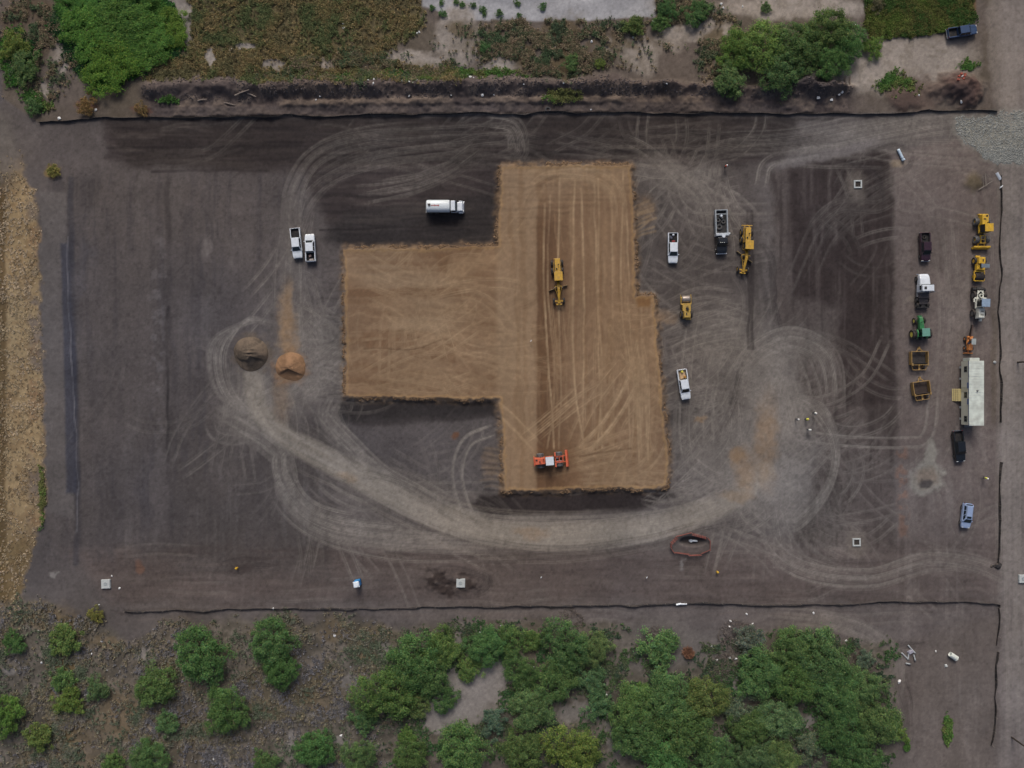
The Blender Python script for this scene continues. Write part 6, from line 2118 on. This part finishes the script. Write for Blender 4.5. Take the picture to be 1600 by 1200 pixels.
sw = scrub * smooth(680, 560, X) * (.3 + 1.2 * blob(105, 1080, 30, 120, .5, 16, 10) + smooth(.42, .6, s1)) * (.2 + smooth(.4, .55, s2))
tufts('scrub_grass', 'brown scrub grass around the lower left trees', sw, 22000, [(80, 86, 62), (94, 92, 72), (108, 98, 72), (102, 95, 78), (96, 92, 84)], (.2, .5), seed=5)
clearing = np.maximum.reduce([blob(730, 1085, 60, 38, .3, 14, 9), blob(690, 1120, 38, 28, .3, 14, 9), blob(770, 1060, 28, 28, .3, 14, 9), blob(350, 1175, 24, 18, .3)])
sm = (1 - clearing) * scrub * smooth(560, 700, X) * smooth(1420, 1380, X) * smooth(.4, .6, s2)
tufts('undergrowth', 'low mixed undergrowth below the lower middle trees', sm, 18000, [(56, 78, 44), (66, 82, 46), (74, 78, 52), (60, 72, 50)], (.15, .45), seed=6)
bw = np.maximum.reduce([blob(880, 152, 26, 8, .5, 6, 6), blob(530, 118, 30, 6, .6), blob(700, 116, 90, 6, .6, 10, 8), blob(640, 122, 60, 5, .6, 8, 6), blob(60, 160, 30, 12, .5), blob(262, 156, 14, 4, .5, 4), blob(1400, 130, 30, 12, .6), blob(1507, 98, 12, 5, .5), blob(1478, 1140, 5, 22, .4, 3),
                        blob(1418, 1160, 3, 10, .4, 3), blob(66, 775, 4, 40, .5, 3)])
tufts('green_weeds', 'scattered green weeds on the berm and bare ground', bw, 3500, [(64, 90, 40), (78, 96, 44), (92, 92, 50)], (.15, .4), seed=7)

# ------------------------------------------------------------------ trees and shrubs
LEAFM = attr_mat('leaves', 'leaf', 0.7, ((0.9, 0.18),), objvar=0.7, translucent=True)
BARK = mat('bark', (84, 72, 62), .9)


def crown_mesh(seed, nclump, nleaf, size, flat=.62, spread=.2, ragged=.25):
    r = np.random.default_rng(seed)
    lob = [(k, r.uniform(0, 6.28), r.uniform(.05, ragged / k ** .5)) for k in (2, 3, 5, 7)]
    cen = []
    while len(cen) < nclump:
        a_, u = r.uniform(0, 2 * PI), math.sqrt(r.uniform(0, 1))
        R_ = 1 + sum(q * math.sin(k * a_ + ph) for k, ph, q in lob)
        z = flat * math.sqrt(max(0, 1 - (u * .92) ** 2)) * r.uniform(.35, 1.0) + .12
        cen.append((u * R_ * .86 * math.cos(a_), u * R_ * .86 * math.sin(a_), z))
    cen = np.array(cen)
    csz = r.uniform(.55, 1.25, nclump) * spread
    ctone = r.uniform(.78, 1.22, nclump)
    ci = r.integers(0, nclump, nleaf)
    d = r.normal(0, 1, (nleaf, 3))
    d /= np.linalg.norm(d, axis=1)[:, None]
    rad = r.uniform(.25, 1, nleaf) ** .5
    stray = np.where(r.uniform(0, 1, nleaf) < .16, r.uniform(1.2, 2.4, nleaf), 1.0)
    p = cen[ci] + d * (rad * csz[ci] * stray)[:, None] * np.array([1, 1, .6])
    nrm = d * .6 + r.normal(0, .45, (nleaf, 3)) + np.array([0, 0, .9])
    nrm /= np.linalg.norm(nrm, axis=1)[:, None]
    ref = r.normal(0, 1, (nleaf, 3))
    u = np.cross(nrm, ref)
    u /= np.linalg.norm(u, axis=1)[:, None]
    w = np.cross(nrm, u)
    s = size * r.uniform(.6, 1.35, nleaf)[:, None]
    v = np.stack([p - u * s, p - w * s * .55, p + u * s, p + w * s * .55], 1).reshape(-1, 3)
    f = np.arange(nleaf * 4).reshape(-1, 4)
    base = np.array([(.062, .115, .026), (.085, .130, .028), (.048, .095, .028), (.105, .130, .035)])
    tone = base[r.choice(4, nleaf, p=[.45, .25, .2, .1])] * ctone[ci][:, None] * r.uniform(.75, 1.25, (nleaf, 1))
    cl = np.ones((nleaf, 4, 4))
    cl[..., :3] = tone[:, None] * np.array([1.85, 1.78, 2.7])
    me = mesh_np('crown', v, f, cl.reshape(-1, 4), 'leaf', False)
    me.materials.append(LEAFM)
    return me


CROWNS = [crown_mesh(200 + i, 120, 15000, .025, .6, .15) for i in range(6)]
BUSHES = [crown_mesh(300 + i, 70, 7000, .038, .45, .17, .4) for i in range(4)]
LOWS = [crown_mesh(400 + i, 170, 16000, .024, .2, .13, .35) for i in range(3)]


def trunk_mesh(seed):
    r = random.Random(seed)
    mb = MB()
    mb.tube([(0, 0, -.1), (.02, .01, .18), (.03, -.01, .3)], [.055, .045, .036], 8)
    for k in range(6):
        a_ = 2 * PI * k / 6 + r.uniform(-.4, .4)
        e = r.uniform(.45, .75)
        mb.tube([(.03, -.01, .26), (.03 + e * .4 * math.cos(a_), e * .4 * math.sin(a_), .42), (e * math.cos(a_), e * math.sin(a_), r.uniform(.45, .6))], [.028, .02, .008], 6)
    return mb.mesh('trunk', BARK)


TRUNKS = [trunk_mesh(i) for i in range(3)]


def tree(name, label, px, py, r_px, tint=(1, 1, 1), kind='tree', sq=1.0, cat=None, hk=1.0):
    r = r_px * S
    h = {'tree': .62, 'bush': .5, 'low': .28}[kind] * r * hk
    x, y = P(px, py, h * .7)
    o = bpy.data.objects.new(name, None)
    COL.objects.link(o)
    o.location = (x, y, gz(*pxy(x, y)))
    rz = random.uniform(0, 6.28)
    tag(o, label, cat or ('tree' if kind == 'tree' else 'shrub'), {'tree': 'scrub trees around the site', 'bush': 'shrubs around the site', 'low': 'low green thickets at the upper left'}[kind])
    src = {'tree': CROWNS, 'bush': BUSHES, 'low': LOWS}[kind]
    if kind == 'low':
        tint, hk = (tint[0] * .86, tint[1] * 1.1, tint[2] * .72), .7
    c_ = link('crown', random.choice(src), o, (0, 0, .12 * r * hk), rz)
    c_.scale = (r * 1.02, r * sq * 1.02, r * hk)
    j = random.uniform(.9, 1.14)
    c_.color = (tint[0] * j * random.uniform(.9, 1.08), tint[1] * j * random.uniform(.98, 1.06), tint[2] * j * random.uniform(.9, 1.12), 1)
    t_ = link('trunk' if kind == 'tree' else 'stem', random.choice(TRUNKS), o, (0, 0, 0), rz)
    k = {'tree': 1.0, 'bush': .8, 'low': .5}[kind]
    t_.scale = (r * .9, r * .9, r * k * hk)
    return o


YG, DG, BG, PG, OL = (1.2, 1.1, .85), (.86, .92, .92), (.92, .98, 1.25), (1.06, 1.06, 1.3), (1.16, 1.03, 1.0)
N1 = (1, 1, 1)
TREES = [
    ('T', 'round green tree, uppermost of the lower left cluster of three', 314, 1024, 44, N1),
    ('T', 'round green tree, leftmost of the lower left cluster of three', 243, 1072, 34, N1),
    ('T', 'oval green tree, lowest right of the lower left cluster of three', 354, 1111, 37, N1),
    ('B', 'bluish green shrub below the leftmost tree of the lower left cluster', 262, 1130, 20, BG),
    ('T', 'green tree cut by the bottom edge below the lower left cluster', 232, 1182, 30, N1),
    ('B', 'dark green shrub at the bottom edge left of the cut tree', 178, 1194, 20, DG),
    ('T', 'green tree cut by the left edge near the bottom', 8, 1118, 32, YG),
    ('B', 'yellow green weedy shrub at the upper left of the lower scrub', 103, 998, 27, OL),
    ('B', 'yellow green weedy shrub in the middle of the far left scrub', 108, 1095, 25, YG),
    ('B', 'olive shrub in the lower far left scrub', 62, 1150, 25, OL),
    ('B', 'bluish green shrub right of the far left scrub', 152, 1076, 21, BG),
    ('B', 'low dark green shrub at the left edge of the scrub', 22, 1004, 20, DG),
    ('B', 'small olive shrub between the far left weedy shrubs', 98, 1062, 20, OL),
    ('T', 'upper green tree of the pair right of the lower left cluster', 425, 1003, 40, N1),
    ('T', 'lower green tree of the pair right of the lower left cluster', 438, 1046, 32, DG),
    ('T', 'green tree at the bottom edge left of the pale clearing', 492, 1170, 33, N1),
    ('B', 'green shrub cut by the bottom edge below the lower pair', 414, 1192, 22, N1),
    ('T', 'green tree cut by the bottom edge left of middle', 562, 1180, 30, N1),
    ('T', 'green tree cut by the bottom edge below the shady hollow', 640, 1184, 31, DG),
    ('B', 'small green shrub above the tree at the shady hollow', 636, 1149, 15, YG),
    ('T', 'large tree at the left end of the long lower middle thicket', 600, 1084, 46, N1),
    ('T', 'large tree at the centre of the left lower thicket', 648, 1032, 45, DG),
    ('T', 'tall green tree at the top of the left lower thicket', 690, 1012, 33, N1),
    ('T', 'green tree at the right side of the left lower thicket', 672, 1056, 34, N1),
    ('B', 'round green shrub below the left thicket by the clearing', 652, 1104, 23, N1),
    ('B', 'round dark shrub at the left rim of the pale clearing', 695, 1092, 23, DG),
    ('B', 'pale bluish shrub below the large left thicket tree', 568, 1124, 24, PG),
    ('T', 'green tree above the pale clearing', 757, 1012, 33, N1),
    ('B', 'green shrub left above the pale clearing', 733, 1044, 22, N1),
    ('B', 'dark green shrub right above the pale clearing', 795, 1000, 24, DG),
    ('T', 'large green tree at the bottom right of the pale clearing', 722, 1172, 43, N1),
    ('B', 'grey green twiggy shrub at the lower right of the clearing', 772, 1130, 22, (1.1, .95, 1.6)),
    ('B', 'tiny dark shrub standing alone in the pale clearing', 716, 1138, 9, DG),
    ('T', 'large green tree right of the pale clearing near the lower fence', 884, 1008, 42, N1),
    ('T', 'green tree joined to the right of the fence side tree', 926, 1014, 30, N1),
    ('B', 'twiggy green shrub left of the fence side tree', 832, 1000, 20, OL),
    ('T', 'green tree at the right rim of the pale clearing', 815, 1048, 30, DG),
    ('T', 'green tree below the fence side tree', 868, 1060, 36, N1),
    ('T', 'dull green tree at the dusty middle of the lower woods', 830, 1105, 36, BG),
    ('T', 'bright green tree at the bottom edge of the lower middle woods', 893, 1172, 46, YG),
    ('T', 'green tree cut by the bottom edge, left in the lower middle woods', 816, 1175, 38, DG),
    ('B', 'bluish shrub along the shaded path in the lower woods', 926, 1062, 24, BG),
    ('B', 'dull green shrub above the curved shaded path', 935, 1100, 26, PG),
    ('B', 'isolated low green shrub on bare ground left of the tumbleweed', 1030, 1012, 33, PG),
    ('B', 'small green shrub below the isolated shrub', 1003, 1080, 15, YG),
    ('T', 'green tree at the upper left of the central lower woods', 990, 1106, 38, N1),
    ('T', 'green tree at the top of the central lower woods', 1045, 1090, 42, N1),
    ('T', 'olive green tree at the upper right of the central lower woods', 1100, 1092, 38, OL),
    ('T', 'large green tree in the middle of the central lower woods', 1070, 1140, 46, N1),
    ('T', 'green tree at the left of the central lower woods', 995, 1150, 40, DG),
    ('T', 'green tree at the bottom edge of the central lower woods', 1040, 1190, 40, N1),
    ('T', 'dark tree at the bottom edge right of the central lower woods', 1118, 1184, 38, DG),
    ('B', 'twiggy grey green shrub between the central and right lower woods', 1152, 1105, 26, (1.15, .95, 1.5)),
    ('T', 'green tree in the gap between the central and right lower woods', 1170, 1140, 34, N1),
    ('T', 'green tree cut by the bottom edge in the gap of the lower woods', 1180, 1186, 34, BG),
    ('T', 'green tree at the upper left of the right lower woods', 1185, 1052, 40, N1),
    ('T', 'green tree at the top of the right lower woods', 1236, 1014, 36, N1),
    ('T', 'large green tree in the upper middle of the right lower woods', 1286, 1030, 46, N1),
    ('T', 'dark green tree at the heart of the right lower woods', 1240, 1066, 40, DG),
    ('T', 'green tree right of the heart of the right lower woods', 1306, 1082, 42, N1),
    ('T', 'green tree at the right rim of the right lower woods', 1348, 1074, 36, N1),
    ('T', 'bushy green tree at the lower right rim of the right lower woods', 1368, 1130, 40, N1),
    ('B', 'outermost green shrub at the right rim of the right lower woods', 1398, 1142, 20, YG),
    ('T', 'green tree below the middle of the right lower woods', 1312, 1140, 40, DG),
    ('T', 'dull green tree at the left of the bare patch in the right woods', 1218, 1122, 34, PG),
    ('T', 'green tree cut by the bottom edge at the right lower woods', 1340, 1188, 40, N1),
    ('T', 'green tree cut by the bottom edge left of the bare twigs', 1218, 1180, 32, N1),
    ('B', 'dry grey twiggy shrub by the bottom edge in the right woods', 1268, 1168, 26, (1.3, .95, 1.7)),
    ('B', 'grey twiggy shrub at the upper left rim of the right woods', 1172, 1000, 26, (1.2, .85, 1.7)),
    ('B', 'grey twiggy shrub at the right rim of the right woods by rubble', 1350, 1030, 16, (1.2, .9, 1.7)),
    # upper left thicket
    ('L', 'dark green thicket at the top edge, upper middle of the green mass', 195, 20, 50, DG),
    ('L', 'green thicket at the left of the upper left green mass', 140, 52, 46, N1),
    ('L', 'bright green thicket at the bottom of the upper left green mass', 172, 100, 48, YG),
    ('L', 'green thicket at the right of the upper left green mass', 232, 62, 42, N1),
    ('L', 'green thicket at the far right of the upper left green mass', 268, 42, 30, YG),
    ('L', 'dark green thicket at the centre of the upper left green mass', 190, 66, 40, DG),
    ('L', 'dark thicket at the top left of the upper left green mass', 120, 12, 34, DG),
    ('B', 'yellow green shrub near the top left corner, upper of two', 24, 72, 24, YG),
    ('B', 'olive green shrub near the top left corner, lower of two', 40, 104, 24, OL),
    ('B', 'small green weed clump above the left end of the top fence', 52, 166, 15, N1),
    # upper right trees
    ('T', 'yellow green tree at the left of the upper right trees', 1150, 78, 34, YG),
    ('T', 'large green tree in the left middle of the upper right trees', 1188, 74, 42, YG),
    ('T', 'green tree at the lower middle of the upper right trees', 1222, 112, 36, N1),
    ('T', 'large dark tree in the middle of the upper right trees', 1248, 72, 42, N1),
    ('T', 'green tree at the top right of the upper right trees', 1290, 50, 40, N1),
    ('T', 'green tree at the right end of the upper right trees', 1322, 70, 34, N1),
    ('T', 'green tree at the lower right of the upper right trees', 1296, 100, 30, DG),
    ('B', 'low green shrub at the lower left foot of the upper right trees', 1136, 128, 24, N1),
    ('B', 'small green shrub on the berm below the upper right trees', 1142, 146, 14, N1),
    ('B', 'small green shrub right of the upper right trees', 1364, 74, 18, YG),
    ('B', 'dark shrub at the top edge right of the concrete slab, left of two', 1044, 14, 18, DG),
    ('B', 'dark shrub at the top edge right of the concrete slab, right of two', 1088, 20, 22, DG),
    ('B', 'dark olive shrub at the right corner below the concrete slab', 1030, 36, 15, DG),
    ('B', 'olive shrub in the weeds below the slab, right of middle', 990, 40, 18, OL),
    ('B', 'small dark shrub in the pale gap left below the slab', 757, 74, 9, DG),
    ('B', 'bright green weed shrub in the weeds above the berm', 938, 100, 9, YG),
    ('B', 'green shrub in the weeds below the middle of the slab', 892, 98, 14, OL),
    ('B', 'dark shrub on the top edge between slab and green strip', 1196, 12, 10, DG),
    ('B', 'dark red green shrub at the left corner of the green strip', 1372, 8, 12, (1.3, .75, 1.1)),
    ('B', 'reddish brown weed clump above the top fence at the left', 135, 164, 16, (2.2, .85, 1.1)),
    ('B', 'small reddish weed clump above the top fence, second from left', 222, 171, 11, (2.2, .85, 1.1)),
    ('B', 'small ochre weed clump on bare ground below the top left fence end', 83, 267, 11, (2.0, 1.1, .9)),
    ('B', 'ochre weed clump below the lower left fence end', 150, 960, 14, (1.9, 1.1, .9)),
]
for kd, lb, px, py, rp, tn in TREES:
    tree({'T': 'scrub_tree', 'B': 'shrub', 'L': 'thicket'}[kd], lb, px, py, rp, tn, {'T': 'tree', 'B': 'bush', 'L': 'low'}[kd], random.uniform(.9, 1.1))
weed_spots = sorted(((675, 12), (690, 4), (692, 21), (713, 3), (722, 7), (739, 8), (754, 14), (757, 22), (780, 20), (848, 10), (811, 24), (808, 5)))
for i, (px, py) in enumerate(weed_spots):
    tree('slab_weed', 'small dark weed on the pale concrete slab, ' + place_word(i, len(weed_spots)), px, py, random.uniform(4, 7), DG, 'bush', 1.0)['group'] = 'weeds on the slab'
